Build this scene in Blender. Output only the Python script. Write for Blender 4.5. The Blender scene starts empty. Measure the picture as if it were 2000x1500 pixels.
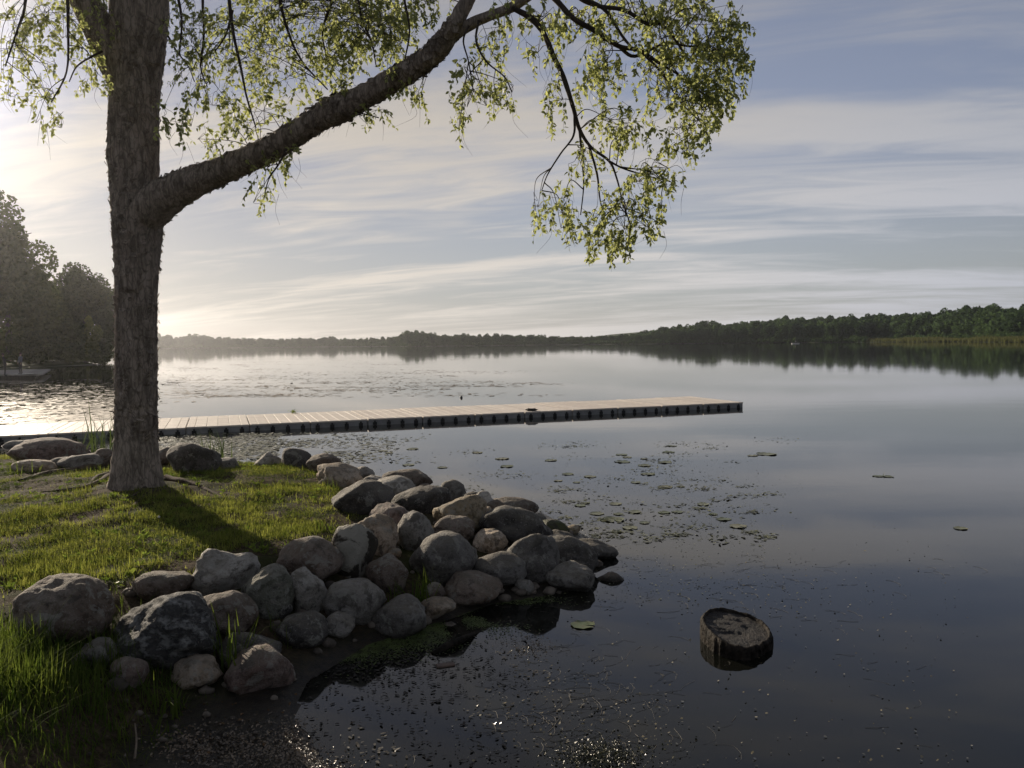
import bpy, bmesh, math, random
import numpy as np
from mathutils import Vector, Matrix, Euler

R = math.radians
random.seed(7); rng = np.random.default_rng(11)
scene = bpy.context.scene
COL = scene.collection

# ------------------------------------------------------------------ camera
CAM_H = 2.4
PITCH, ROLL, FPX = R(3.01), R(0.70), 1540.0
Fv = Vector((0, math.cos(PITCH), -math.sin(PITCH)))
R0 = Vector((1, 0, 0)); U0 = R0.cross(Fv)
Rv = R0*math.cos(ROLL) - U0*math.sin(ROLL)
Uv = U0*math.cos(ROLL) + R0*math.sin(ROLL)
cam_d = bpy.data.cameras.new('camera'); cam = bpy.data.objects.new('camera', cam_d); COL.objects.link(cam)
cam_d.sensor_width = 36; cam_d.lens = 36*FPX/2000; cam_d.clip_start = .05; cam_d.clip_end = 8000
m = Matrix((Rv, Uv, -Fv)).transposed().to_4x4(); m.translation = (0, 0, CAM_H); cam.matrix_world = m
scene.camera = cam

# ------------------------------------------------------------------ sky, sun, exposure
SUN_AZ, SUN_EL = R(-39.0), R(17.0)         # azimuth left of the view direction (+Y)
SUN = Vector((math.sin(SUN_AZ)*math.cos(SUN_EL), math.cos(SUN_AZ)*math.cos(SUN_EL), math.sin(SUN_EL)))
SKY_STRENGTH, SUN_STRENGTH, SKY_GAIN, CLOUD_GAIN = 0.09, 4.8, .76, 1.20
scene.view_settings.view_transform = 'Standard'; scene.view_settings.look = 'None'
scene.view_settings.exposure = 0.30; scene.view_settings.gamma = 1; scene.view_settings.use_curve_mapping = False

class NT:
    """tiny node-tree writer"""
    def __init__(s, tree): s.t = tree; s.t.nodes.clear()
    def n(s, typ, ins=None, **kw):
        nd = s.t.nodes.new(typ)
        for k, v in kw.items(): setattr(nd, k, v)
        for k, v in (ins or {}).items():
            sock = nd.inputs[k]
            if isinstance(v, bpy.types.NodeSocket): s.t.links.new(v, sock)
            elif isinstance(v, bpy.types.Node): s.t.links.new(v.outputs[0], sock)
            else:
                if hasattr(sock.default_value, '__len__') and len(sock.default_value) == 4 and len(v) == 3: v = (*v, 1)
                sock.default_value = v
        return nd
    def math(s, op, a, b=0.0, c=0.0, clamp=False):
        return s.n('ShaderNodeMath', {0: a, 1: b, 2: c}, operation=op, use_clamp=clamp).outputs[0]
    def vmath(s, op, a, b=(0, 0, 0)):
        nd = s.n('ShaderNodeVectorMath', {0: a, 1: b}, operation=op)
        return nd.outputs['Value'] if op in ('DOT_PRODUCT', 'LENGTH') else nd.outputs[0]
    def ramp(s, f, a, b, lo=0.0, hi=1.0):
        return s.n('ShaderNodeMapRange', {'Value': f, 'From Min': a, 'From Max': b, 'To Min': lo, 'To Max': hi}, interpolation_type='SMOOTHSTEP').outputs[0]
    def mix(s, f, a, b, mode='MIX'):
        nd = s.n('ShaderNodeMix', {}, data_type='RGBA', blend_type=mode)
        for sock, v in ((nd.inputs[0], f), (nd.inputs[6], a), (nd.inputs[7], b)):
            if isinstance(v, bpy.types.NodeSocket): s.t.links.new(v, sock)
            else: sock.default_value = (*v, 1) if hasattr(v, '__len__') and len(v) == 3 else v
        return nd.outputs[2]
    def noise(s, vec, scale, detail=4, rough=.55, dist=0.0):
        return s.n('ShaderNodeTexNoise', {'Vector': vec, 'Scale': scale, 'Detail': detail, 'Roughness': rough, 'Distortion': dist})

world = bpy.data.worlds.new('World'); scene.world = world; world.use_nodes = True
w = NT(world.node_tree)
tc = w.n('ShaderNodeTexCoord').outputs['Generated']
sky = w.n('ShaderNodeTexSky', sky_type='NISHITA', sun_disc=False, sun_elevation=SUN_EL, sun_rotation=SUN_AZ,
          air_density=1.0, dust_density=0.8, ozone_density=2.0, altitude=100)
sep = w.n('ShaderNodeSeparateXYZ', {0: tc})
zc = w.math('ADD', w.math('MAXIMUM', sep.outputs[2], 0.0), 0.14)
px_, py_ = w.math('DIVIDE', sep.outputs[0], zc), w.math('DIVIDE', sep.outputs[1], zc)
# cirrus sheets drawn out across the view, as thin high cloud lies
rotx = w.math('ADD', w.math('MULTIPLY', px_, .97), w.math('MULTIPLY', py_, -.24))
roty = w.math('ADD', w.math('MULTIPLY', py_, .97), w.math('MULTIPLY', px_, .24))
pc = w.n('ShaderNodeCombineXYZ', {0: w.math('MULTIPLY', rotx, .27), 1: w.math('MULTIPLY', roty, 1.05), 2: 12.9}).outputs[0]
n1 = w.noise(pc, 1.0, 4, .5, .9).outputs['Fac']
pc2 = w.n('ShaderNodeCombineXYZ', {0: w.math('MULTIPLY', rotx, .8), 1: w.math('MULTIPLY', roty, 3.2), 2: 9.1}).outputs[0]
n2 = w.noise(pc2, 1.7, 6, .6, 1.2).outputs['Fac']
nn = w.math('ADD', w.math('MULTIPLY', n1, .72), w.math('MULTIPLY', n2, .28))
cloud = w.ramp(nn, .42, .62)
sund = w.vmath('DOT_PRODUCT', tc, tuple(SUN))
sd = w.math('MAXIMUM', sund, 0.0)
zup = w.math('MAXIMUM', sep.outputs[2], 0.0)
# brightness of the veiled sky: falls off away from the sun and towards the zenith
side = w.ramp(sund, -.30, .92, .32, .555)
env = w.math('MULTIPLY', side, w.math('ADD', .13, w.math('MULTIPLY', .90, w.math('EXPONENT', w.math('MULTIPLY', zup, -2.1)))))
env = w.math('MAXIMUM', env, .03)
env = w.math('MULTIPLY', env, w.ramp(zup, -.02, .12, .86, 1.0))
env = w.math('ADD', env, w.math('ADD', w.math('MULTIPLY', w.math('POWER', sd, 130.0), .60), w.math('MULTIPLY', w.math('POWER', sd, 28.0), .03)))
env = w.math('DIVIDE', env, SKY_STRENGTH)
cl_col = w.mix(w.ramp(sund, .25, .95), (.95, .98, 1.08), (1.09, .99, .87))
def scaled(col, f):
    nd = w.vmath('SCALE', col).node; w.t.links.new(f, nd.inputs['Scale']) if isinstance(f, bpy.types.NodeSocket) else None; return nd.outputs[0]
cl_rgb = scaled(cl_col, w.math('MULTIPLY', env, CLOUD_GAIN))
lum = w.math('MAXIMUM', w.vmath('DOT_PRODUCT', sky.outputs[0], (.3, .5, .2)), .001)
unit = scaled(sky.outputs[0], w.math('DIVIDE', 1.0, lum))                # hue of the clear sky
blue = w.mix(w.ramp(zup, .03, .30), (.98, 1.0, 1.05), (.85, .95, 1.34))
gap = scaled(w.mix(.72, unit, blue), w.math('MULTIPLY', env, SKY_GAIN))
skyc = w.mix(w.math('ADD', w.math('MULTIPLY', cloud, .86), .08), gap, cl_rgb)
w.n('ShaderNodeOutputWorld', {'Surface': w.n('ShaderNodeBackground', {'Color': skyc, 'Strength': SKY_STRENGTH})})

sun_d = bpy.data.lights.new('sun', 'SUN'); sun_d.energy = SUN_STRENGTH; sun_d.angle = R(.5); sun_d.color = (1.0, .86, .68)
sun_o = bpy.data.objects.new('sun', sun_d); COL.objects.link(sun_o)
sun_o.rotation_euler = SUN.to_track_quat('Z', 'Y').to_euler()

# ------------------------------------------------------------------ geometry helpers
def ray(px, py):
    return Fv + Rv*((px-1000)/FPX) - Uv*((py-750)/FPX)
def G(px, py, z=0.0):                       # where the sight line meets a level plane
    d = ray(px, py); t = (z-CAM_H)/d.z
    return Vector((0, 0, CAM_H)) + d*t
def AT(px, py, Y):                          # where the sight line meets the plane at distance Y
    d = ray(px, py); return Vector((0, 0, CAM_H)) + d*(Y/d.y)
def g2(px, py, z=0.0):
    p = G(px, py, z); return (p.x, p.y)

def _h(i, j, k, s):
    n = (i*374761393 + j*668265263 + k*2147483647 + s*974634777) & 0xffffffff
    n = ((n ^ (n >> 13))*1274126177) & 0xffffffff
    n = ((n ^ (n >> 15))*2246822519) & 0xffffffff
    return ((n ^ (n >> 16)) & 0xffffff)/float(0xffffff)
def vnoise(p, s=0):                         # value noise, -1..1, p (N,3)
    p = np.asarray(p, float); i = np.floor(p).astype(np.int64); f = p-i; f = f*f*(3-2*f)
    r = 0
    for a in (0, 1):
        for b in (0, 1):
            for c in (0, 1):
                wgt = (f[:, 0] if a else 1-f[:, 0])*(f[:, 1] if b else 1-f[:, 1])*(f[:, 2] if c else 1-f[:, 2])
                r = r + wgt*_h(i[:, 0]+a, i[:, 1]+b, i[:, 2]+c, s)
    return r*2-1
def fbm(p, o=4, s=0, g=.5):
    a, r, p = 1.0, 0, np.asarray(p, float)
    for k in range(o): r = r + a*vnoise(p*(2.03**k)+k*17.3, s+k); a *= g
    return r
def n2d(x, y, sc, o=3, s=0):
    return fbm(np.stack([np.ravel(x)*sc, np.ravel(y)*sc, np.full(np.size(x), .37)], 1), o, s).reshape(np.shape(x))
def sstep(a, b, x):
    t = np.clip((x-a)/(b-a), 0, 1); return t*t*(3-2*t)

def link(name, me, mat=None, parent=None, smooth=False):
    o = bpy.data.objects.new(name, me); COL.objects.link(o)
    if mat is not None: me.materials.append(mat)
    if smooth: me.shade_smooth()
    if parent is not None: o.parent = parent
    return o
def mesh_np(name, V, F):
    """V (n,3); F (m,3) or (m,4)"""
    V = np.ascontiguousarray(V, np.float32); F = np.ascontiguousarray(F, np.int32); k = F.shape[1]
    me = bpy.data.meshes.new(name); me.vertices.add(len(V)); me.vertices.foreach_set('co', V.ravel())
    me.loops.add(F.size); me.loops.foreach_set('vertex_index', F.ravel())
    me.polygons.add(len(F)); me.polygons.foreach_set('loop_start', np.arange(len(F), dtype=np.int32)*k)
    me.update(calc_edges=True); return me
def tag(o, label=None, cat=None, group=None, kind=None):
    if label: o['label'] = label
    if cat: o['category'] = cat
    if group: o['group'] = group
    if kind: o['kind'] = kind
    return o
def empty(name, loc, label, cat, group=None, rz=0):
    o = bpy.data.objects.new(name, None); COL.objects.link(o); o.location = loc; o.rotation_euler.z = rz
    o.empty_display_size = .1
    return tag(o, label, cat, group)
def catmull(P, n=6):
    P = np.asarray(P, float)
    if len(P) < 3: 
        t = np.linspace(0, 1, n+1)[:, None]; return P[0]*(1-t)+P[-1]*t
    Q = np.vstack([2*P[0]-P[1], P, 2*P[-1]-P[-2]]); out = []
    for i in range(1, len(Q)-2):
        p0, p1, p2, p3 = Q[i-1:i+3]
        for t in np.linspace(0, 1, n, endpoint=False):
            out.append(.5*((2*p1)+(-p0+p2)*t+(2*p0-5*p1+4*p2-p3)*t*t+(-p0+3*p1-3*p2+p3)*t**3))
    out.append(Q[-2]); return np.array(out)
def tube(P, rad, sides=8, cap=True):
    """returns V, F(quads), N outward dirs for a swept tube"""
    P = np.asarray(P, float); rad = np.asarray(rad, float); n = len(P)
    T = np.gradient(P, axis=0); T /= np.linalg.norm(T, axis=1)[:, None]+1e-9
    u = np.cross(T[0], [0.3, 1, 0.1]); u /= np.linalg.norm(u)
    V, Nn = [], []
    a = np.linspace(0, 2*np.pi, sides, endpoint=False)
    for i in range(n):
        u = u - T[i]*np.dot(u, T[i]); u /= np.linalg.norm(u)+1e-9
        v = np.cross(T[i], u); d = np.cos(a)[:, None]*u + np.sin(a)[:, None]*v
        V.append(P[i]+d*rad[i]); Nn.append(d)
    V = np.vstack(V); Nn = np.vstack(Nn)
    i, j = np.meshgrid(np.arange(n-1), np.arange(sides), indexing='ij'); i = i.ravel(); j = j.ravel(); k = (j+1) % sides
    F = np.stack([i*sides+j, i*sides+k, (i+1)*sides+k, (i+1)*sides+j], 1)
    return V, F, Nn
class Acc:                                   # joins arrays of quads (tri = repeated index is avoided)
    def __init__(s): s.V, s.F, s.n = [], [], 0
    def add(s, V, F):
        s.V.append(np.asarray(V, float)); s.F.append(np.asarray(F)+s.n); s.n += len(V)
    def mesh(s, name): return mesh_np(name, np.vstack(s.V), np.vstack(s.F))
def box(x0, x1, y0, y1, z0, z1):
    V = [(x, y, z) for x in (x0, x1) for y in (y0, y1) for z in (z0, z1)]
    return V, [(0, 1, 3, 2), (4, 6, 7, 5), (0, 4, 5, 1), (2, 3, 7, 6), (0, 2, 6, 4), (1, 5, 7, 3)]

# ------------------------------------------------------------------ materials
def mat(name):
    m_ = bpy.data.materials.new(name); m_.use_nodes = True; return m_, NT(m_.node_tree)
def finish(t, shader, disp=None):
    ins = {'Surface': shader}
    t.n('ShaderNodeOutputMaterial', ins)
def simple(name, col, rough=.8, var=.25, scale=8., bump=.2, bscale=40., spec=.3, coord='Object'):
    m_, t = mat(name); c = t.n('ShaderNodeTexCoord').outputs[coord]
    nz = t.noise(c, scale, 5).outputs['Fac']
    dark = tuple(v*(1-var) for v in col); lite = tuple(min(1, v*(1+var)) for v in col)
    cc = t.mix(t.ramp(nz, .35, .65), dark, lite)
    b = t.n('ShaderNodeBump', {'Strength': bump, 'Distance': .02, 'Height': t.noise(c, bscale, 4).outputs['Fac']})
    finish(t, t.n('ShaderNodeBsdfPrincipled', {'Base Color': cc, 'Roughness': rough, 'Specular IOR Level': spec, 'Normal': b}))
    return m_
def leafy(name, c0, c1, trans=.5, rough=.55, scale=3., spec=.25, island=True):
    """foliage: colour varies leaf to leaf, light passes through"""
    m_, t = mat(name); g = t.n('ShaderNodeNewGeometry'); rnd = g.outputs['Random Per Island']
    c = t.n('ShaderNodeTexCoord').outputs['Object']
    f = t.math('ADD', t.math('MULTIPLY', rnd, .55), t.math('MULTIPLY', t.ramp(t.noise(c, scale, 3).outputs['Fac'], .35, .65), .45))
    cc = t.mix(f, c0, c1)
    p = t.n('ShaderNodeBsdfPrincipled', {'Base Color': cc, 'Roughness': rough, 'Specular IOR Level': spec})
    tr = t.n('ShaderNodeBsdfTranslucent', {'Color': t.mix(.0, cc, cc)})
    br = t.n('ShaderNodeHueSaturation', {'Hue': .49, 'Saturation': 1.1, 'Value': 1.6, 'Color': cc}); t.t.links.new(br.outputs[0], tr.inputs[0])
    finish(t, t.n('ShaderNodeMixShader', {0: trans, 1: p, 2: tr}).outputs[0])
    return m_

# ------------------------------------------------------------------ shore, ground, water
LAKE = np.array([(60, -60), (14, -9), (5, -1), (1.5, 1.4), (-.3, 2.9), (-1.0, 4.2), (-1.45, 4.95), (-1.5, 5.5), (-1.17, 6.18), (-.64, 6.68),
  (-.21, 7.13), (.27, 7.34), (.67, 7.6), (.95, 8.6), (1.08, 9.1), (.7, 10.2), (.4, 11.0), (-.3, 12.0), (-1.2, 12.7), (-2.6, 13.4), (-3.8, 13.8),
  (-5.5, 14.0), (-7, 14.7), (-8.7, 15.3), (-10.5, 16.4), (-13, 17.3), (-17, 18.5), (-22, 24), (-32, 40), (-48, 60), (-60, 80), (-64, 92), (-61, 100),
  (-58, 112), (-66, 125), (-84, 140), (-92, 172), (-130, 260), (-260, 500), (-480, 820), (-490, 980), (-420, 1000), (-330, 940), (-200, 890), (-120, 780),
  (-86, 672), (0, 676), (60, 660), (100, 612), (160, 560), (212, 490), (222, 400), (205, 320), (250, 260), (330, 180), (500, 80), (700, -120), (500, -400)])
PLAT = np.array([(-3.9, 5.6), (-3.25, 6.13), (-2.9, 6.53), (-2.62, 6.82), (-2.2, 6.97), (-2.04, 7.7), (-2.0, 8.88), (-1.85, 9.3), (-2.34, 10.13),
  (-2.84, 11.35), (-3.57, 12.3), (-4.32, 12.7), (-5.38, 12.9), (-6.9, 13.3), (-8.7, 13.7), (-12, 15.3), (-20, 18.5), (-32, 32), (-62, 62), (-78, 92),
  (-300, 92), (-300, -80), (30, -60), (4, -4), (.6, 0), (-1.2, 1.4), (-2.9, 3.4), (-3.7, 4.6)])
def sdist(poly, x, y):                       # distance to the outline and inside test
    d2 = np.full(x.shape, 1e18); ins = np.zeros(x.shape, bool); n = len(poly)
    for i in range(n):
        ax, ay = poly[i]; bx, by = poly[(i+1) % n]; ex, ey = bx-ax, by-ay
        t = np.clip(((x-ax)*ex+(y-ay)*ey)/(ex*ex+ey*ey), 0, 1)
        d2 = np.minimum(d2, (x-ax-t*ex)**2+(y-ay-t*ey)**2)
        if ey != 0:
            c = ((ay > y) != (by > y)); xi = ax+(y-ay)/ey*ex; ins ^= c & (x < xi)
    return np.sqrt(d2), ins
def height(x, y):
    x = np.asarray(x, float); y = np.asarray(y, float)
    ds, lake = sdist(LAKE, x, y); dp, plat = sdist(PLAT, x, y); dp = np.where(plat, 0, dp)
    near = 1-sstep(20, 60, np.hypot(x, y-8))
    t = ds/(ds+dp+1e-6)
    hn = .50*t**.9
    tree = np.hypot(x+4.9, y-10.1); hn = hn + .13*np.exp(-(tree/1.3)**2)*t
    hn = hn + .035*n2d(x, y, .9, 3, 3)*sstep(.2, .8, t) + .018*n2d(x, y, 4.5, 3, 5)*sstep(.0, .3, t)
    # the low muddy shelf below the stones, bottom left of the view
    mud = np.exp(-(np.hypot((x+1.75)/.75, (y-4.55)/.95))**4); hn = hn*(1-mud)+mud*(.035+.02*n2d(x, y, 7, 3, 8))
    hf = np.minimum(ds*.12, .8) + 13*sstep(25, 140, ds)*sstep(120, 240, x)*sstep(150, 350, y) + 5*sstep(30, 200, ds)*sstep(300, 500, y)
    hf = hf + 2.0*sstep(12, 45, ds)*(x < -50)*(y < 300)
    land = hn*near + hf*(1-near)
    return np.where(lake, -np.minimum(1.6, ds*.28), land)

def axis(a, b, step, lo, hi, g=1.09):
    c = list(np.arange(a, b, step)); s = step; v = c[-1]
    while v < hi: s *= g; v += s; c.append(v)
    s = step; v = c[0]; left = []
    while v > lo: s *= g; v -= s; left.append(v)
    return np.array(left[::-1]+c)
gx = axis(-9.5, 2.0, .055, -1500, 1500); gy = axis(3.2, 14.0, .06, -600, 1600)
XX, YY = np.meshgrid(gx, gy, indexing='ij'); ZZ = height(XX, YY)
nx, ny = XX.shape
i, j = np.meshgrid(np.arange(nx-1), np.arange(ny-1), indexing='ij'); i, j = i.ravel(), j.ravel()
gF = np.stack([i*ny+j, (i+1)*ny+j, (i+1)*ny+j+1, i*ny+j+1], 1)

m_ground, t = mat('earth_and_mud')
geo = t.n('ShaderNodeNewGeometry'); pos = geo.outputs['Position']; zz = t.n('ShaderNodeSeparateXYZ', {0: pos}).outputs[2]
na = t.noise(pos, 1.6, 5, .6).outputs['Fac']; nb = t.noise(pos, 22, 5, .65).outputs['Fac']
soil = t.mix(t.ramp(nb, .3, .7), (.040, .030, .020), (.11, .083, .055))
soil = t.mix(t.ramp(na, .42, .62), soil, (.045, .05, .02))
wet = t.math('SUBTRACT', 1.0, t.ramp(t.math('ADD', zz, t.math('MULTIPLY', nb, .06)), .05, .16))
wetc = t.mix(t.ramp(nb, .35, .65), (.014, .012, .010), (.04, .032, .022))
colr = t.mix(wet, soil, wetc)
far_ = t.ramp(t.vmath('LENGTH', pos), 40, 90); colr = t.mix(far_, colr, (.035, .05, .018))
b1 = t.n('ShaderNodeBump', {'Strength': .9, 'Distance': .02, 'Height': t.noise(pos, 38, 6, .7).outputs['Fac']})
finish(t, t.n('ShaderNodeBsdfPrincipled', {'Base Color': colr, 'Roughness': t.math('SUBTRACT', .9, t.math('MULTIPLY', wet, .45)), 'Specular IOR Level': t.math('ADD', .04, t.math('MULTIPLY', wet, .35)), 'Normal': b1}))
ground = link('ground', mesh_np('ground', np.stack([XX.ravel(), YY.ravel(), ZZ.ravel()], 1), gF), m_ground, smooth=True)
tag(ground, kind='structure')

m_water, t = mat('lake_water')
pos = t.n('ShaderNodeNewGeometry').outputs['Position']
swell = t.noise(t.vmath('MULTIPLY', pos, (.35, .8, 1)), 1.3, 3, .5).outputs['Fac']
rip = t.noise(t.vmath('MULTIPLY', pos, (.8, 1.6, 1)), 6.0, 3, .55).outputs['Fac']
calm = t.ramp(t.noise(t.vmath('MULTIPLY', pos, (.012, .05, 1)), 1.0, 3, .5).outputs['Fac'], .40, .66, .35, 1.0)
hgt = t.math('ADD', t.math('MULTIPLY', swell, .7), t.math('MULTIPLY', rip, .12))
bmp = t.n('ShaderNodeBump', {'Strength': t.math('MULTIPLY', calm, .07), 'Distance': .05, 'Height': hgt})
murk = t.noise(pos, .8, 4, .6).outputs['Fac']
body = t.mix(t.ramp(murk, .35, .65), (.004, .005, .004), (.009, .009, .007))
wb = t.n('ShaderNodeBsdfPrincipled', {'Base Color': body, 'Roughness': .035, 'IOR': 1.40, 'Specular IOR Level': .5, 'Normal': bmp})
finish(t, wb)
me = mesh_np('water', [(-1490, -590, 0), (1490, -590, 0), (1490, 1590, 0), (-1490, 1590, 0)], [(0, 1, 2, 3)])
water = tag(link('water', me, m_water), kind='structure')

# morning haze over the lake
V, F = box(-1750, 1750, -850, 1850, -2.6, 52)
me = bpy.data.meshes.new('haze'); me.from_pydata(V, [], F)
m_haze = bpy.data.materials.new('haze_air'); m_haze.use_nodes = True; ht = NT(m_haze.node_tree)
HAZE_DENSITY, HAZE_ANISO = 0.00015, 0.80
ht.n('ShaderNodeOutputMaterial', {'Volume': ht.n('ShaderNodeVolumePrincipled', {'Color': (.93, .95, 1.0), 'Density': HAZE_DENSITY, 'Anisotropy': HAZE_ANISO})})
haze = tag(link('haze', me, m_haze), 'thin morning haze lying over the whole lake', kind='stuff')

def hit(px, py, dz=0.0, t0=3.0, t1=40.0):   # where a sight line meets the ground (or dz above it)
    d = ray(px, py); ts = np.geomspace(t0, t1, 500)
    z = CAM_H+d.z*ts; h = np.maximum(height(d.x*ts, d.y*ts), 0)+dz
    k = np.argmax(z <= h) if np.any(z <= h) else len(ts)-1
    T = ts[k]; return Vector((d.x*T, d.y*T, float(h[k]-dz)))
def B(px, Y):                                # a point of the ground at distance Y in that direction
    p = AT(px, 900, Y); return Vector((p.x, Y, gz(p.x, Y)))
def gz(x, y): return float(max(height(np.array([x]), np.array([y]))[0], 0))

# ------------------------------------------------------------------ boulders
def rock_mat(name, kind=''):
    m_, t = mat(name)
    obj = t.n('ShaderNodeTexCoord').outputs['Object']; oi = t.n('ShaderNodeObjectInfo')
    off = t.vmath('ADD', obj, (0, 0, 0)); sc = t.n('ShaderNodeVectorMath', {0: (37.0, 11.0, 23.0)}, operation='SCALE')
    t.t.links.new(oi.outputs['Random'], sc.inputs['Scale']); p = t.vmath('ADD', obj, sc.outputs[0])
    base = oi.outputs['Color']
    big = t.noise(p, 3.2, 5, .6, .6).outputs['Fac']; fine = t.noise(p, 60, 3, .7).outputs['Fac']; mid = t.noise(p, 14, 5, .65).outputs['Fac']
    c = t.mix(t.ramp(big, .38, .62, 0, .95), base, t.n('ShaderNodeHueSaturation', {'Saturation': .7, 'Value': 1.75, 'Color': base}).outputs[0])
    c = t.mix(t.ramp(mid, .48, .62, 0, .75), c, t.n('ShaderNodeHueSaturation', {'Saturation': 1.15, 'Value': .5, 'Color': base}).outputs[0])
    c = t.mix(t.ramp(fine, .56, .70, 0, .6), c, (.055, .05, .048))
    c = t.mix(t.ramp(fine, .42, .30, 0, .45), c, (.42, .40, .37))
    lich = t.noise(p, 6.5, 6, .7, .5).outputs['Fac']; c = t.mix(t.ramp(lich, .55, .60, 0, .6), c, (.30, .295, .26)); c = t.mix(t.ramp(lich, .43, .37, 0, .7), c, (.05, .045, .038))
    up = t.n('ShaderNodeSeparateXYZ', {0: t.n('ShaderNodeNewGeometry').outputs['Normal']}).outputs[2]
    dust = t.math('MULTIPLY', t.ramp(up, .35, .9), t.ramp(mid, .35, .6, .1, .45)); c = t.mix(dust, c, (.24, .215, .17))
    rough = .82; hb = t.math('ADD', t.math('MULTIPLY', mid, .7), t.math('MULTIPLY', fine, .3))
    if kind == 'banded':
        sx = t.vmath('MULTIPLY', p, (1.0, 1.0, 1.5))
        wv = t.n('ShaderNodeTexWave', {'Vector': sx, 'Scale': 2.6, 'Distortion': 13.0, 'Detail': 8, 'Detail Scale': 1.6, 'Detail Roughness': .72}, wave_type='BANDS', bands_direction='DIAGONAL').outputs['Fac']
        c0 = c; c = t.mix(t.ramp(wv, .25, .95), (.085, .085, .085), (.36, .36, .35)); c = t.mix(.22, c, c0); c = t.mix(t.ramp(mid, .45, .65, 0, .7), c, (.06, .06, .06))
        hb = t.math('ADD', hb, t.math('MULTIPLY', wv, .8))
    if kind == 'patchy':
        l = t.noise(p, 2.2, 6, .65, .8).outputs['Fac']; c = t.mix(t.ramp(l, .47, .53), (.045, .038, .028), (.33, .31, .26))
    if kind == 'mossy':
        l = t.noise(p, 9, 5, .6).outputs['Fac']; c = t.mix(t.ramp(l, .38, .6), (.04, .035, .02), (.07, .08, .025)); rough = .6
    # dark slick line where the water laps at the stone
    pos = t.n('ShaderNodeNewGeometry').outputs['Position']; z = t.n('ShaderNodeSeparateXYZ', {0: pos}).outputs[2]
    wet = t.math('SUBTRACT', 1.0, t.ramp(t.math('ADD', z, t.math('MULTIPLY', mid, -.03)), .0, .055))
    c = t.mix(t.math('MULTIPLY', wet, .75), c, (.02, .018, .014))
    b = t.n('ShaderNodeBump', {'Strength': 1.0, 'Distance': .05, 'Height': hb})
    rg = t.math('SUBTRACT', rough, t.math('MULTIPLY', wet, .4))
    finish(t, t.n('ShaderNodeBsdfPrincipled', {'Base Color': c, 'Roughness': rg, 'Specular IOR Level': .35, 'Normal': b}))
    return m_
M_ROCK = {k: rock_mat('boulder_'+(k or 'granite'), k) for k in ('', 'banded', 'patchy', 'mossy')}

_ico = {}
def ico(n):
    if n not in _ico:
        bm = bmesh.new(); bmesh.ops.create_icosphere(bm, subdivisions=n, radius=1)
        _ico[n] = (np.array([v.co[:] for v in bm.verts]), np.array([[v.index for v in f.verts] for f in bm.faces])); bm.free()
    return _ico[n]
def rock_shape(seed, angular, n=4, tilt=0.0, b=.8, c=.7):
    D, F = ico(n); r_ = np.random.default_rng(seed)
    k = 13 if angular < .55 else 10; N = r_.normal(size=(k, 3)); N /= np.linalg.norm(N, axis=1)[:, None]
    d = r_.uniform((.56 if angular > .62 else .66) if angular > .42 else .8, 1.0, k); p = 6+angular*24
    q = np.maximum(D@N.T, 0)/d
    r = (1+(q**p).sum(1))**(-1/p)
    cr = np.abs(vnoise(D*2.3+seed*1.7, seed+21)); crease = -.035*(.3+angular)*np.exp(-(cr/.07)**2)
    chip = np.maximum(0, fbm(D*3.4+seed, 3, seed+31)-.15)
    r = r*(1+.10*vnoise(D*1.4+seed*3.1, seed)+.055*vnoise(D*3.1, seed+5)+(.018+.022*angular)*fbm(D*7, 3, seed+9)+.010*fbm(D*20, 3, seed+3)+crease-.07*chip)
    V = D*r[:, None]
    V = V*np.array([1, b, c]); a = -tilt; ca, sa = math.cos(a), math.sin(a)
    V = np.stack([V[:, 0]*ca - V[:, 2]*sa, V[:, 1], V[:, 0]*sa + V[:, 2]*ca], 1)
    V -= (V.max(0)+V.min(0))/2; V /= (V.max(0)-V.min(0))/2
    return V, F
CLR = dict(dk=(.080, .072, .064), dg=(.135, .124, .11), br=(.165, .12, .088), gr=(.25, .23, .20), lt=(.40, .37, .32), tn=(.40, .30, .20),
           yl=(.32, .24, .13), rd=(.19, .13, .105), mo=(.07, .065, .035), gn=(.16, .16, .115))
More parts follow.
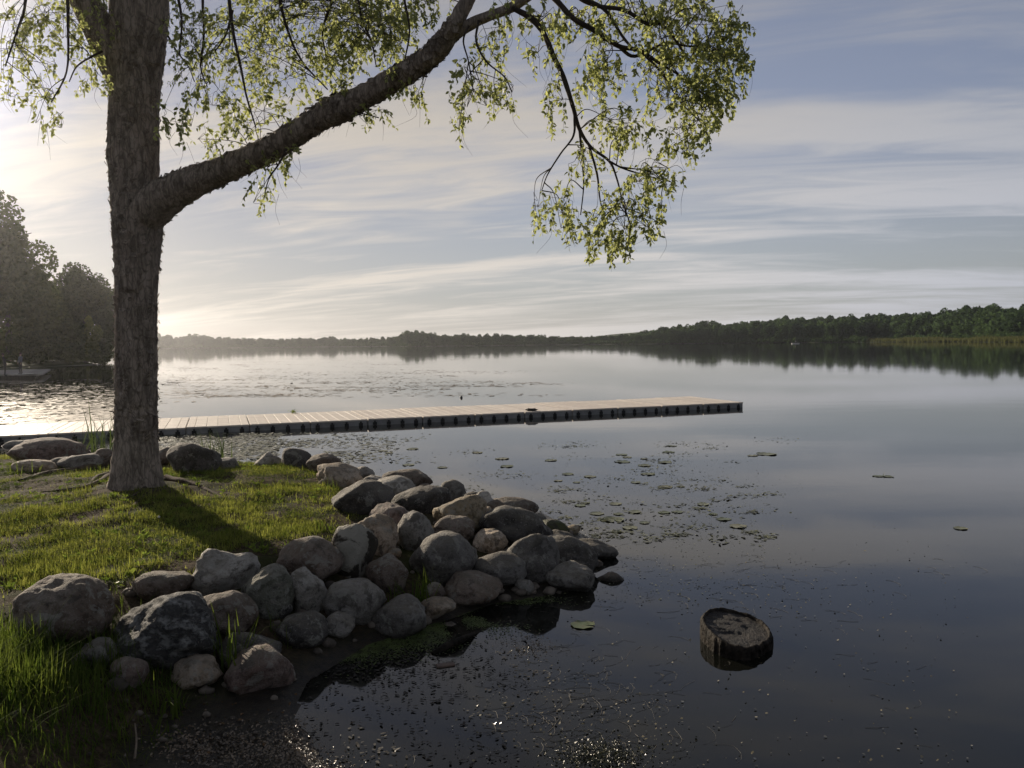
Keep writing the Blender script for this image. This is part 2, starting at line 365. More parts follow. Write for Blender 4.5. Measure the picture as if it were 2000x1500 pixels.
# centre x, centre y, width, height (as seen), tilt in degrees, angularity, colour, shader, label
ROCKS = [
 (441,1116,120,90,-22,.7,'lt','','pale grey boulder with a sloping left side at the front lawn edge'),
 (524,1153,92,100,10,.3,'gn','','greenish rounded boulder veiled by grass right of the pale grey boulder'),
 (607,1092,118,90,12,.35,'br','','broad dark brown boulder against the bright lawn corner'),
 (604,1156,72,92,60,1.,'lt','','upright pale angular stone with a flat cut top below the dark brown boulder'),
 (691,1078,88,110,55,.5,'lt','patchy','tall stone with dark mossy crown and whitish patchy lower face'),
 (732,1044,88,82,25,.7,'tn','','pinkish tan boulder with flat facets behind the dark crowned stone'),
 (692,1171,116,82,5,.45,'gr','','wide grey boulder with a light worn spot in the middle of the front row'),
 (440,1192,114,78,14,.3,'br','','smooth brown boulder behind bright grass blades, right of the banded rock'),
 (328,1222,208,160,18,.75,'gr','banded','large grey rock with white wavy bands, biggest stone in the foreground'),
 (125,1190,190,148,12,.08,'br','','huge rounded brown grey boulder at the left edge behind the tall grass'),
 (318,1143,106,60,0,.4,'br','','low brown stone half sunk in the lawn above the banded rock'),
 (590,1230,92,64,8,.3,'dk','','dark squat stone in the shade under the white angular stone'),
 (661,1219,60,46,10,.6,'gr','','small greyish tan stone below the wide grey boulder'),
 (778,1200,100,72,5,.3,'dg','','dark rounded stone behind the big round leaves at the waterline'),
 (852,1187,72,44,-14,.7,'tn','','tan wedge shaped stone resting beside the green duckweed'),
 (847,1158,44,42,0,.3,'br','','small brown stone tucked under the big split boulder'),
 (866,1092,124,104,8,.45,'dg','','big boulder with a sunlit left shoulder, grass growing at its left foot'),
 (925,1145,106,62,12,.35,'br','','low reddish dark stone in the shade below the oval boulder'),
 (970,1108,110,62,2,.15,'dg','','dark oval boulder lying flat like a loaf'),
 (1040,1090,98,96,48,.2,'dg','','dark egg shaped boulder leaning right of the loaf shaped one'),
 (958,1058,64,46,0,.2,'tn','','small round light tan stone caught among the dark boulders'),
 (1113,1127,90,58,10,.75,'gr','','grey angular stone standing in the water at the pile corner'),
 (1108,1079,112,66,28,.35,'dk','','dark sloping stone with a pale stripe running down into the water'),
 (1162,1072,84,36,10,.7,'dk','','flat dark wedge stone farthest out at the tip of the pile'),
 (1008,1026,134,80,24,.4,'dk','','long dark boulder sloping down right near the pile top'),
 (1000,992,98,44,6,.5,'br','','flat topped brown boulder against the water behind the long dark one'),
 (898,1004,98,72,-22,.6,'yl','','ochre yellow boulder in the middle of the pile'),
 (885,1036,80,54,-12,.6,'br','','dark brown pointed stone in front of the ochre boulder'),
 (811,1040,68,84,70,.2,'gr','','upright egg shaped grey boulder with dark underside'),
 (762,1014,84,62,10,.25,'rd','','dull reddish boulder behind the pinkish tan one'),
 (709,972,114,66,-8,.35,'dk','','nearly black boulder with a thin bright rim at the lawn edge'),
 (822,978,110,60,-8,.55,'dk','','black brown slab with a sharp lit upper edge'),
 (772,953,80,48,14,.4,'lt','','speckled light grey stone behind the nearly black boulder'),
 (796,937,90,42,6,.2,'br','','brown dome shaped stone in front of the lily pads at the far side'),
 (882,961,54,50,0,.45,'gr','','grey stone with pale top behind the black brown slab'),
 (927,978,48,34,10,.25,'dk','','small dark stone leaning on a pale one at the back of the pile'),
 (946,981,40,44,20,.3,'lt','','pale whitish stone at the back of the pile by the water'),
 (665,932,84,52,10,.5,'tn','','greyish tan boulder where the lawn meets the back row'),
 (708,927,44,32,15,.9,'gr','','jagged small grey stone at the back row'),
 (728,941,42,24,0,.5,'lt','','little light stone above the nearly black boulder'),
 (635,905,66,40,6,.3,'br','','olive brown stone third from the left in the back row'),
 (580,899,54,50,0,.12,'dk','','dark dome shaped stone second from the left in the back row'),
 (525,901,62,38,-5,.6,'lt','','light streaked stone first in the back row'),
 (380,896,92,68,0,.3,'dk','','dark domed boulder standing alone right of the tree trunk'),
 (440,909,48,28,10,.6,'gr','','grey streaked stone lying low beside the reeds'),
 (1050,1015,34,24,0,.3,'dg','','small grey stone right behind the long dark boulder'),
 (1080,1029,60,30,8,.4,'mo','mossy','dark mossy stone near the tip of the pile'),
 (1117,1034,32,20,0,.6,'yl','','small wet ochre stone half under water at the tip'),
 (1094,1048,52,26,12,.3,'dk','','low black stone between the mossy and the striped stone'),
 (1192,1132,50,32,0,.35,'br','','brown stone alone in the water beyond the corner of the pile'),
 (1226,1161,64,24,-4,.4,'mo','mossy','flat stone covered in green moss alone in the water'),
 (1215,922,26,15,0,.4,'mo','mossy','small bright mossy lump among the lily pads'),
 (1024,1144,36,28,0,.6,'gr','','tiny grey stone at the waterline under the egg shaped boulder'),
 (508,1300,122,88,-8,.55,'rd','','rough reddish boulder at the bottom of the row by the mud'),
 (385,1312,90,62,-5,.75,'tn','','tan brown angular stone in front of the banded rock'),
 (252,1312,66,60,0,.2,'rd','','small round brown stone left of the tan one in the shade'),
 (490,1264,110,72,18,.35,'dk','','dark sloping stone behind the rough reddish boulder'),
 (190,1275,64,56,10,.6,'dg','','grey stone overgrown by tall grass at the foot of the huge boulder'),
 (98,882,134,56,8,.3,'rd','','long reddish brown boulder left of the trunk below the dock'),
 (33,878,52,36,0,.4,'lt','','pale stone at the left edge below the dock'),
 (66,911,74,28,4,.5,'tn','','flat tan stone on the bank left of the trunk'),
 (156,903,76,34,-6,.6,'gr','','flat ridged stone close to the left side of the trunk'),
 (204,893,44,34,0,.4,'br','','brown stone touching the left edge of the trunk'),
 (0,862,60,34,0,.4,'dk','','dark stone cut by the left photo edge below the dock'),
 (948,1002,26,24,0,.4,'tn','','small pinkish stone beside the ochre boulder'),
 (756,1120,76,76,0,.4,'br','','shaded brown stone behind the grass tuft in the middle of the pile'),
 (771,1081,26,22,0,.5,'tn','','tiny tan stone wedged below the pinkish tan boulder'),
 (829,953,34,18,0,.5,'br','','small brown stone showing above the black brown slab'),
 (326,892,38,36,0,.5,'br','','brown stone peeping out between trunk and domed boulder'),
 (1018,1196,62,20,0,.5,'rd','','pale pinkish stone barely awash in front of the pile'),
 (548,1185,44,40,0,.4,'dk','','black stone in the gap left of the white angular stone'),
 (120,905,50,26,0,.4,'dk','','dark flat stone behind the roots left of the trunk'),
]
FIX = {(580, 899): 12.35, (635, 905): 11.9, (525, 901): 12.6, (440, 909): 12.3}     # stones known to sit on the bank's back edge
rock_objs = []
def put_rock(i, cx, cy, wpx, hpx, tilt, ang, clr, sh, label, group='boulders heaped along the shore'):
    cy2 = cy + .05*hpx; hpx, wpx = (hpx*1.14, wpx*1.09) if wpx < 150 else (hpx*.98, wpx*.96)
    d = ray(cx, cy2); ts = np.geomspace(3.5, 45, 700); sz = hpx/FPX*ts
    hg = np.maximum(height(d.x*ts, d.y*ts+.0), -.25); z = CAM_H+d.z*ts
    k = np.argmax(z <= hg+.26*sz); T = FIX[(cx, cy)]/d.y if (cx, cy) in FIX else ts[k]
    P = Vector((d.x*T, d.y*T, CAM_H+d.z*T)); dep = T*Fv.dot(d)
    a = wpx/2/FPX*dep; hh = hpx/2/FPX*dep
    th = math.atan2(-d.z, d.y); b = .62*a+.38*hh if wpx > hpx else .9*a
    if b*math.sin(th) > .75*hh: b = .75*hh/math.sin(th)
    c = math.sqrt(max(hh*hh-(b*math.sin(th))**2, (.35*hh)**2))/math.cos(th)
    big = wpx > 60
    ang = min(1.0, ang+.16)
    V, F = rock_shape(100+i, ang, 5 if wpx > 150 else 4 if big else 3, R(tilt), .8, max(.45, min(1.0, hpx/wpx*1.1)))
    yaw = math.atan2(d.x, d.y)
    V = V*np.array([a, b, c]); ca, sa = math.cos(-yaw), math.sin(-yaw)
    V = np.stack([V[:, 0]*ca-V[:, 1]*sa, V[:, 0]*sa+V[:, 1]*ca, V[:, 2]], 1)
    o = link('boulder', mesh_np('boulder', V, F), M_ROCK[sh], smooth=True); o.location = P
    k = .60+.34*random.random(); o.color = (*[v*k for v in CLR[clr]], 1)
    tag(o, label, 'stone', group); rock_objs.append((P, max(a, b), c)); return o
for i, r in enumerate(ROCKS): put_rock(i, *r)

# small filler stones and pebbles wedged between the boulders: nobody could count them
acc = Acc(); D, F = ico(2); r_ = np.random.default_rng(5)
for k in range(300):
    if k < 255:
        s_ = rock_objs[r_.integers(0, 62)]; ang = r_.uniform(0, 6.28); rad = s_[1]*r_.uniform(.8, 1.25)
        x, y = s_[0].x+rad*math.cos(ang), s_[0].y+rad*math.sin(ang)*.9
    else:
        x, y = r_.uniform(-3.2, -1.1), r_.uniform(3.9, 5.6)
    z = float(height(np.array([x]), np.array([y]))[0])
    if z < -.12 or (x < -2.3 and y > 7.2 and z > .47): continue
    sz = r_.uniform(.018, .07) if k < 255 else r_.uniform(.01, .03); sh = 1+.25*vnoise(D*2+k, k)
    acc.add(D*sh[:, None]*sz*np.array([1, r_.uniform(.6, 1), r_.uniform(.45, .8)])+np.array([x, y, z+sz*.2]), F)
pb = link('pebbles', acc.mesh('pebbles'), simple('pebble_stone', (.13, .11, .09), .8, .45, 9), smooth=True)
tag(pb, 'loose pebbles filling the gaps between the boulders', kind='stuff')

# ------------------------------------------------------------------ floating dock of square plastic sections
m_deck = simple('beige_dock_plastic', (.68, .61, .53), .58, .10, 2.5, .25, 90, .35)
m_deck2 = simple('weathered_dock_plastic', (.62, .55, .48), .60, .14, 2.5, .25, 90, .3)
m_dside = simple('shaded_dock_side', (.25, .25, .245), .7, .18, 3, .15, 60, .3)  # same plastic as the deck, its side shade put into a darker colour
m_conn = simple('black_coupler_rubber', (.02, .02, .022), .7, .2, 10, .1, 60, .3)
dA = Vector((8.19, 27.87, 0)); dB = Vector((-9.71, 21.25, 0))
dx = (dA-dB).normalized(); dyaw = math.atan2(dx.y, dx.x); SEC, DW, DZ = 1.662, 3.3, .19
def bev_box(name, x0, x1, y0, y1, z0, z1, bv=.012):
    bm = bmesh.new(); V, F = box(x0, x1, y0, y1, z0, z1); vs = [bm.verts.new(v) for v in V]
    for f in F: bm.faces.new([vs[i] for i in f])
    bmesh.ops.bevel(bm, geom=bm.edges[:], offset=bv, segments=1, affect='EDGES'); me = bpy.data.meshes.new(name); bm.to_mesh(me); bm.free(); return me
ge = .012
me_body = bev_box('dock_section', -SEC/2+ge, SEC/2-ge, 0, DW, -.22, DZ-.03, .02)
pl = SEC-2*ge; widths = [.17, .24, .235, .235, .24, .17]; s_ = pl/sum(widths); widths = [v*s_ for v in widths]
me_pl = {}
def plank_me(wd):
    k = round(wd, 3)
    if k not in me_pl:
        bm = bmesh.new(); V, F = box(-wd/2+.006, wd/2-.006, -.012, DW+.012, -.02, .022); vs = [bm.verts.new(v) for v in V]
        for f in F: bm.faces.new([vs[i] for i in f])
        bmesh.ops.bevel(bm, geom=bm.edges[:], offset=.003, segments=1, affect='EDGES'); me = bpy.data.meshes.new('deck_panel'); bm.to_mesh(me); bm.free()
        me.materials.append(m_deck); me_pl[k] = me
    return me_pl[k]
# coupler: a dog bone pressed into the side pocket
bm = bmesh.new()
def addbox(bm, x0, x1, y0, y1, z0, z1):
    V, F = box(x0, x1, y0, y1, z0, z1); vs = [bm.verts.new(v) for v in V]
    for f in F: bm.faces.new([vs[i] for i in f])
addbox(bm, -.06, .06, -.012, .05, -.03, .055); addbox(bm, -.026, .026, -.009, .05, .057, .10); addbox(bm, -.026, .026, -.009, .05, -.09, -.032)
me_con = bpy.data.meshes.new('coupler'); bm.to_mesh(me_con); bm.free(); me_con.materials.append(m_conn)
addn = 0
dock = empty('floating_dock', dA, 'long floating dock of beige plastic sections reaching out over the lake', 'dock', rz=dyaw)
me_body.materials.append(m_dside)
for k in range(19):
    sx = -SEC/2-k*SEC
    s = link('dock_section', me_body, None, dock); s.location = (sx, 0, random.uniform(-.008, .008)); s.rotation_euler = (random.uniform(-.003, .003), random.uniform(-.004, .004), 0)
    x = -pl/2
    for wd in widths:
        p = bpy.data.objects.new('deck_panel', plank_me(wd)); COL.objects.link(p); p.parent = s
        p.location = (x+wd/2, random.uniform(-.004, .004), DZ-.022+random.uniform(-.002, .002)); x += wd
        if random.random() < .4: p.material_slots[0].link = 'OBJECT'; p.material_slots[0].material = m_deck2
    for q in range(4):
        c = bpy.data.objects.new('coupler', me_con); COL.objects.link(c); c.parent = s; c.location = (-SEC/2+SEC*(q+.5)/4, -.003, .03)

# ------------------------------------------------------------------ second dock with two people, far left
m_dk2 = simple('grey_dock_boards', (.30, .275, .25), .8, .2, 2)
q0 = Vector((-38.4, 63.6, 0))
dk = empty('swimming_pier', q0, 'low grey pier with two people standing on it at the left edge', 'pier')
for k in range(12):
    b = link('deck_board', bev_box('deck_board', -34, 0, .02, 1.12, .20, .35, .02), m_dk2, dk); b.location = (-k*.62, k*1.15, 0)
fr = link('frame', bev_box('frame', -33.9, -.1, 0.1, 13.6, -.4, .195, .02), simple('dark_pier_frame', (.07, .06, .05)), dk)
fr.data.transform(Matrix.Shear('XY', 4, (0, 0)))
V = np.array([v.co[:] for v in fr.data.vertices]); V[:, 0] -= V[:, 1]*.54; fr.data.vertices.foreach_set('co', V.astype(np.float32).ravel())

m_skin = simple('skin', (.27, .19, .145), .6, .05)
def person(loc, yaw, label, shirt, trousers, hair, bend=0.0, arm=0.0):
    """one continuous skinned figure, 1.7 m tall"""
    J = dict(pel=(0, 0, .93), sp=(0, -.01, 1.12), ch=(0, -.02-bend*.3, 1.30), nk=(0, -.01-bend*.5, 1.45), hd=(0, .0-bend*.6, 1.56), tp=(0, 0-bend*.6, 1.66),
             ls=(-.17, -.01-bend*.4, 1.38), rs=(.17, -.01-bend*.4, 1.38), le=(-.24, .03, 1.12), re=(.24, .03, 1.12), lw=(-.23, .10, .88), rw=(.23, .10, .88), lh=(-.22, .13, .79), rh=(.22, .13, .79),
             lp=(-.09, 0, .90), rp=(.09, 0, .90), lk=(-.11, .02, .50), rk=(.12, .03, .50), la=(-.12, -.02, .09), ra=(.14, -.01, .09), lf=(-.13, .12, .03), rf=(.16, .13, .03))
    if arm: J['re'] = (.22, .16, 1.18); J['rw'] = (.14, .38, 1.16); J['rh'] = (.13, .46, 1.17)
    rad = dict(pel=.13, sp=.12, ch=.14, nk=.055, hd=.085, tp=.07, ls=.065, rs=.065, le=.043, re=.043, lw=.03, rw=.03, lh=.035, rh=.035, lp=.09, rp=.09, lk=.06, rk=.06, la=.042, ra=.042, lf=.035, rf=.035)
    E = 'pel-sp sp-ch ch-nk nk-hd hd-tp ch-ls ls-le le-lw lw-lh ch-rs rs-re re-rw rw-rh pel-lp lp-lk lk-la la-lf pel-rp rp-rk rk-ra ra-rf'.split()
    ks = list(J); me = bpy.data.meshes.new('person'); me.from_pydata([J[k] for k in ks], [tuple(ks.index(a) for a in e.split('-')) for e in E], [])
    o = bpy.data.objects.new('person', me); COL.objects.link(o)
    sk = o.modifiers.new('s', 'SKIN'); sub = o.modifiers.new('u', 'SUBSURF'); sub.levels = sub.render_levels = 2
    for v, k in zip(me.skin_vertices[0].data, ks): v.radius = (rad[k]*(1.15 if k in ('ch', 'pel', 'sp') else 1), rad[k]*.9); v.use_root = k == 'pel'
    dg = bpy.context.evaluated_depsgraph_get(); m2 = bpy.data.meshes.new_from_object(o.evaluated_get(dg)); o.modifiers.clear(); o.data = m2
    m2.materials.clear()
    for c, nm in ((trousers, 'trousers_cloth'), (shirt, 'shirt_cloth'), (m_skin, 'skin')):
        m2.materials.append(c if isinstance(c, bpy.types.Material) else simple(nm, c, .85))
    for p in m2.polygons:
        c = p.center; hand = abs(c.x) > .17 and c.z < .95 or (arm and c.y > .34 and c.z > 1)
        p.material_index = 2 if c.z > 1.44 or hand and c.z > .7 else (1 if c.z > .96 else 0); p.use_smooth = True
    V, F = ico(3); V = V*np.array([.082, .098, .10])+np.array([0, -.012-bend*.6, 1.635]); keep = (V[F].mean(1)[:, 2] > 1.62-.3*(V[F].mean(1)[:, 1]+.02)-.03)
    h = link('hair', mesh_np('hair', V, F[keep]), simple('hair', hair, .7), o, True)
    o.location = loc; o.rotation_euler.z = yaw; tag(o, label, 'person'); return o
P1 = G(41, 731, .35); P2 = G(10, 735, .35)
person(P1, R(150), 'person in a grey blue top and dark trousers standing on the far left pier', (.13, .14, .16), (.035, .035, .038), (.05, .035, .025), .03)
person(P2, R(-60), 'person in dark clothes leaning forward at the near edge of the far left pier', (.035, .035, .04), (.03, .028, .03), (.03, .02, .015), .14, 1)
for (px, py, wd, lb) in ((33, 731, 1.1, 'white towel lying on the pier left of the person in grey blue'), (52, 730, .8, 'white towel lying on the pier right of the person in grey blue')):
    p = G(px, py, .352); me = bev_box('towel', -wd/2, wd/2, -.3, .3, 0, .02, .006); o = link('towel', me, simple('white_towelling', (.7, .68, .64)))
    o.location = p; o.rotation_euler.z = .1; tag(o, lb, 'towel')

# ------------------------------------------------------------------ stump in the water
st = empty('tree_stump', G(1437, 1252, 0), 'dark wet tree stump sticking out of the water, cut top tilted', 'stump')
m_sw, t = mat('rotten_wood')
c = t.n('ShaderNodeTexCoord').outputs['Object']; nA = t.noise(c, 7, 6, .65).outputs['Fac']; nB = t.noise(c, 45, 5, .7).outputs['Fac']
cc = t.mix(t.ramp(nA, .38, .62), (.007, .006, .005), (.026, .019, .014)); cc = t.mix(t.ramp(nB, .55, .75, 0, .6), cc, (.045, .034, .022))
b = t.n('ShaderNodeBump', {'Strength': 1.0, 'Distance': .03, 'Height': t.math('ADD', nB, nA)})
finish(t, t.n('ShaderNodeBsdfPrincipled', {'Base Color': cc, 'Roughness': .6, 'Specular IOR Level': .3, 'Normal': b}))
m_sb = simple('wet_bark', (.022, .018, .014), .75, .5, 14, 1.0, 30, .12)
na_ = 160; A_ = np.linspace(0, 2*np.pi, na_, endpoint=False); ca, sa = np.cos(A_), np.sin(A_)
rr = 1+.07*np.sin(A_*2+.6)+.04*np.sin(3*A_+1)+.025*vnoise(np.stack([ca*3, sa*3, ca*0], 1), 4)
ZT = lambda x, y: .115-.12*x+.10*y
def ring(sx, z=None, dz=0, ridge=0.0, ins=0.0):
    rd = rr*sx - ins + ridge*np.abs(vnoise(np.stack([ca*14, sa*14, ca*0+1], 1), 9))
    x = rd*ca*.252; y = rd*sa*.36
    zz_ = ZT(x, y)+dz if z is None else np.full(na_, z); return np.stack([x, y, zz_], 1)
def grid_rings(rings):
    V = np.vstack(rings); n = len(rings); i, j = np.meshgrid(np.arange(n-1), np.arange(na_), indexing='ij'); i, j = i.ravel(), j.ravel(); k = (j+1) % na_
    return V, np.stack([i*na_+j, i*na_+k, (i+1)*na_+k, (i+1)*na_+j], 1)
rings = [ring(s_, None, -.012) for s_ in np.linspace(.93, .01, 16)]
V, F = grid_rings(rings); V[:, 2] += .007*fbm(V*np.array([9, 9, 9]), 4, 2)-.008*np.abs(vnoise(V*np.array([5, 22, 5]), 7))
link('wood_top', mesh_np('wood_top', V, F), m_sw, st, True)
rings = [ring(.90, None, -.03), ring(.93, None, -.004), ring(.97, None, .006), ring(1.0, None, -.002, .05), ring(1.02, None, -.03, .09), ring(1.02, .05, 0, .10), ring(1.03, -.02, 0, .10), ring(1.05, -.4, 0, .1)]
V, F = grid_rings(rings); V[:, 2] += .010*vnoise(V*np.array([30, 30, 3]), 3)*(V[:, 2] > .03)
link('bark', mesh_np('bark', V, F), m_sb, st)

# ------------------------------------------------------------------ the big shaggy tree
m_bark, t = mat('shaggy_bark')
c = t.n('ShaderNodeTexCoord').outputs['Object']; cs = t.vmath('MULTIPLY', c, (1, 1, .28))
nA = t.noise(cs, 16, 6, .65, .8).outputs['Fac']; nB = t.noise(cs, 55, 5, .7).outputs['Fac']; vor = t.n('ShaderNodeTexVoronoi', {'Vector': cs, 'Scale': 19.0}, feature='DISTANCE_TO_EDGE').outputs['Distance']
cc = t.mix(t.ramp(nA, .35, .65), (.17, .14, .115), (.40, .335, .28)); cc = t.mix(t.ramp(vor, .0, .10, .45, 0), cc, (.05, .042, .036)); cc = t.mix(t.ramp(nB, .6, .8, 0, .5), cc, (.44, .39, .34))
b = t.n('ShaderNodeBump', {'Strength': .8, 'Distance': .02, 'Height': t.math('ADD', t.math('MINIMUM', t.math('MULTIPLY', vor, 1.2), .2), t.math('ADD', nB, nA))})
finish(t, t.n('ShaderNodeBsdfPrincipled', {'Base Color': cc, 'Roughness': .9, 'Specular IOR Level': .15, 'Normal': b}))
m_twig = simple('twig_bark', (.05, .038, .03), .8, .3)
TY = 10.1
def px_r(r, P): return r/FPX*(P.dot(Fv) if False else Fv.dot(P-Vector((0, 0, CAM_H))))
def pts(lst):
    """(px, py, radius px, distance) -> smoothed world points and radii"""
    P, rd = [], []
    for a in lst:
        p = AT(a[0], a[1], a[3]); P.append(p[:]); rd.append(px_r(a[2], p)*(.90 if a[2] > 9 else 1))
    C = catmull(P, 6); rr_ = catmull(np.array([[r, 0, 0] for r in rd]), 6)[:, 0]; return C, np.maximum(rr_, .002)
base = hit(266, 962)
tree = empty('river_birch', (base.x, base.y, base.z-.02), 'large shaggy barked tree with a long limb arching over the lake', 'tree')
T0 = np.array([base.x, base.y, base.z-.02])
skel = []
def limb(name, lst, sides, rough=.0, parent=None, mt=None, add=None, raw=False):
    C, rd = (lst if raw else pts(lst))
    V, F, N = tube(C, rd, sides)
    if rough:
        q = V*np.array([9, 9, 5]); V = V+N*(rough*(.55*fbm(q, 3, 2)+.7*np.abs(vnoise(V*np.array([24, 24, 14]), 6))))[:, None]
    o = link(name, mesh_np(name, V-T0, F), mt or m_bark, parent or tree, True)
    skel.append((C, rd)); return o, C, rd
TRK = [(268, 1000, 66), (268, 968, 58), (267, 940, 51), (266, 905, 47), (266, 860, 43), (266, 780, 41), (266, 700, 41), (266, 600, 41), (267, 500, 45), (268, 430, 50), (264, 380, 48),
       (260, 300, 50), (263, 200, 49), (268, 110, 53), (272, 20, 58), (276, -80, 56), (284, -250, 50), (300, -500, 40), (320, -800, 26), (330, -1100, 10)]
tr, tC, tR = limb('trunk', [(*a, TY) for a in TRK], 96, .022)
# root flare
Vt = np.array([v.co[:] for v in tr.data.vertices]); zr = Vt[:, 2]; ang = np.arctan2(Vt[:, 1], Vt[:, 0])
fl = np.clip(1-zr/.5, 0, 1.4)**2*(.12+.28*np.maximum(0, np.cos(ang*5+.7)))*.42
Vt[:, :2] *= (1+fl)[:, None]; tr.data.vertices.foreach_set('co', Vt.astype(np.float32).ravel()); tr.data.update()
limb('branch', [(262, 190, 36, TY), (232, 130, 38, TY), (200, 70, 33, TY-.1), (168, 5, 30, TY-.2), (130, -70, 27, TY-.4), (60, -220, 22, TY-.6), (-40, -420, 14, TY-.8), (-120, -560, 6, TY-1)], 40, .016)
LIMB = [(262, 440, 40), (300, 402, 42), (345, 372, 36), (400, 347, 30), (450, 326, 27), (505, 302, 26), (560, 272, 25), (620, 233, 26), (662, 212, 30), (700, 196, 24), (780, 150, 23), (830, 118, 22), (862, 88, 20)]
LD = lambda px: TY-.012*(px-262)/4
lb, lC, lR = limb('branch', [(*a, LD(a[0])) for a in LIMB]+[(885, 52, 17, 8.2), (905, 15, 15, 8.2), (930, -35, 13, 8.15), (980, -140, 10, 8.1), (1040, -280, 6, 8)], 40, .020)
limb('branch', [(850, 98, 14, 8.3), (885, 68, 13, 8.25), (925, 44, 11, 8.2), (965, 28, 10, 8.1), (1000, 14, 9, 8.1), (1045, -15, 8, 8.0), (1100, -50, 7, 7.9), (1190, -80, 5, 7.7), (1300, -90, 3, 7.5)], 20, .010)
S = 7.9
SUBS = [
 [(1000, 15, 5), (1035, 34, 6), (1060, 62, 5.5), (1080, 108, 5), (1100, 150, 5), (1118, 205, 4.2), (1132, 253, 3.8), (1155, 288, 2.8), (1190, 315, 2.3), (1205, 350, 1.8), (1217, 400, 1.2)],
 [(1060, -25, 6), (1088, 2, 5.5), (1120, 36, 5), (1165, 62, 5), (1208, 90, 4.4), (1250, 99, 3.6), (1290, 125, 2.8), (1335, 152, 2), (1380, 190, 1.3)],
 [(1100, -45, 5), (1130, -6, 4.8), (1170, 12, 4), (1220, 20, 4), (1262, 46, 3.4), (1292, 48, 2.6), (1320, 80, 2.2), (1345, 118, 1.5)],
 [(1130, -6, 4), (1180, 18, 3.5), (1215, 70, 2.6), (1240, 100, 2)],
 [(1208, 90, 4), (1240, 110, 3.2), (1300, 85, 2.2), (1360, 90, 1.8), (1420, 60, 1.2)],
 [(1250, 99, 3), (1290, 140, 2.2), (1330, 200, 1.6), (1370, 240, 1)],
 [(1122, 225, 2.6), (1120, 265, 2), (1095, 300, 1.5), (1070, 340, 1.2), (1058, 372, .9)],
 [(1132, 253, 2.6), (1136, 300, 2), (1140, 360, 1.5), (1134, 420, 1)],
 [(1150, 283, 2.6), (1166, 340, 2), (1172, 390, 1.5), (1184, 440, 1)],
 [(1190, 315, 2), (1220, 330, 1.6), (1270, 345, 1.2), (1310, 355, .9)],
 [(1217, 400, 1.4), (1230, 440, 1.2), (1225, 490, .8)],
 [(935, 40, 2.6), (930, 80, 2), (950, 120, 1.7), (985, 150, 1.3), (1000, 180, 1)],
 [(915, 50, 2.4), (905, 80, 1.8), (915, 120, 1.4), (925, 180, 1)],
]
for sidx, a in enumerate(SUBS):
    limb('branch', [(*q, S-.05*(sidx % 4)) for q in a], 10, .002, mt=m_twig)
HANG = [
 [(452, -120, 4), (447, -20, 3.6), (455, 60, 3), (470, 130, 2.4), (482, 190, 1.8), (500, 250, 1.2)],
 [(530, -120, 4), (545, -10, 3.4), (562, 60, 2.6), (590, 120, 2), (640, 175, 1.3)],
 [(400, -90, 3), (396, 0, 2.6), (398, 70, 2), (392, 130, 1.5), (405, 170, 1)],
 [(690, -60, 3), (705, 30, 2.4), (725, 80, 1.8), (735, 130, 1.1)],
 [(640, -100, 4), (650, -10, 3), (630, 60, 2), (640, 120, 1.3)],
 [(328, 70, 2), (345, 100, 1.6), (368, 130, 1.2), (380, 160, .9)],
 [(455, 20, 2.2), (440, 70, 1.8), (420, 100, 1.2)],
 [(110, -120, 4), (130, -20, 3.2), (133, 60, 2.4), (130, 140, 1.6), (100, 200, 1)],
 [(40, -100, 4), (50, 0, 2.6), (30, 70, 1.8), (10, 130, 1)],
 [(200, 100, 2.4), (180, 110, 2), (150, 130, 1.4), (135, 160, 1)],
 [(560, 290, 2), (545, 320, 1.6), (525, 350, 1.2), (515, 390, .8)],
 [(700, 196, 2), (690, 215, 1.4), (740, 230, 1)],
 [(780, -80, 4), (790, 0, 2.6), (800, 60, 1.8), (790, 120, 1.2)],
 [(330, -120, 4), (345, -20, 3), (355, 40, 2), (350, 110, 1.2)],
]
for k, a in enumerate(HANG):
    dd = (9.0 if a[0][0] < 700 else 8.4)+.35*((k*7) % 3-1)
    limb('branch', [(*q, dd) for q in a], 8, .001, mt=m_twig)
# curling bark plates that fray the outline of trunk and limb
r_ = np.random.default_rng(3); acc = Acc()
def flakes(C, rd, n, smin, smax, zlim=None):
    seg = r_.uniform(0, len(C)-1.01, n); i0 = seg.astype(int); f = (seg-i0)[:, None]
    P = C[i0]*(1-f)+C[i0+1]*f; T = C[i0+1]-C[i0]; T /= np.linalg.norm(T, axis=1)[:, None]; rr_ = rd[i0]*(1-f[:, 0])+rd[i0+1]*f[:, 0]
    rnd = r_.normal(size=(n, 3)); Nn = rnd-T*(rnd*T).sum(1)[:, None]; Nn /= np.linalg.norm(Nn, axis=1)[:, None]; B = np.cross(T, Nn)
    s = r_.uniform(smin, smax, n)[:, None]; wd = s*r_.uniform(.7, 1.7, (n, 1)); ln = s*r_.uniform(.7, 1.4, (n, 1)); lift = r_.uniform(.08, .62, (n, 1))*s
    sg = np.where(r_.random((n, 1)) < .5, 1, -1.)
    b0 = P+Nn*(rr_[:, None]*1.0)
    v = [b0-B*wd/2-T*ln/2*sg, b0+B*wd/2-T*ln/2*sg, b0+B*wd/2+Nn*lift*.45, b0-B*wd/2+Nn*lift*.55, b0+B*wd*.35+T*ln/2*sg+Nn*lift, b0-B*wd*.3+T*ln/2*sg*r_.uniform(.6, 1, (n, 1))+Nn*lift*1.1]
    V = np.stack(v, 1).reshape(-1, 3); o_ = np.arange(n)*6
    acc.add(V-T0, np.vstack([np.stack([o_, o_+1, o_+2, o_+3], 1), np.stack([o_+3, o_+2, o_+4, o_+5], 1)]))
hi = tC[:, 2] > 1.2
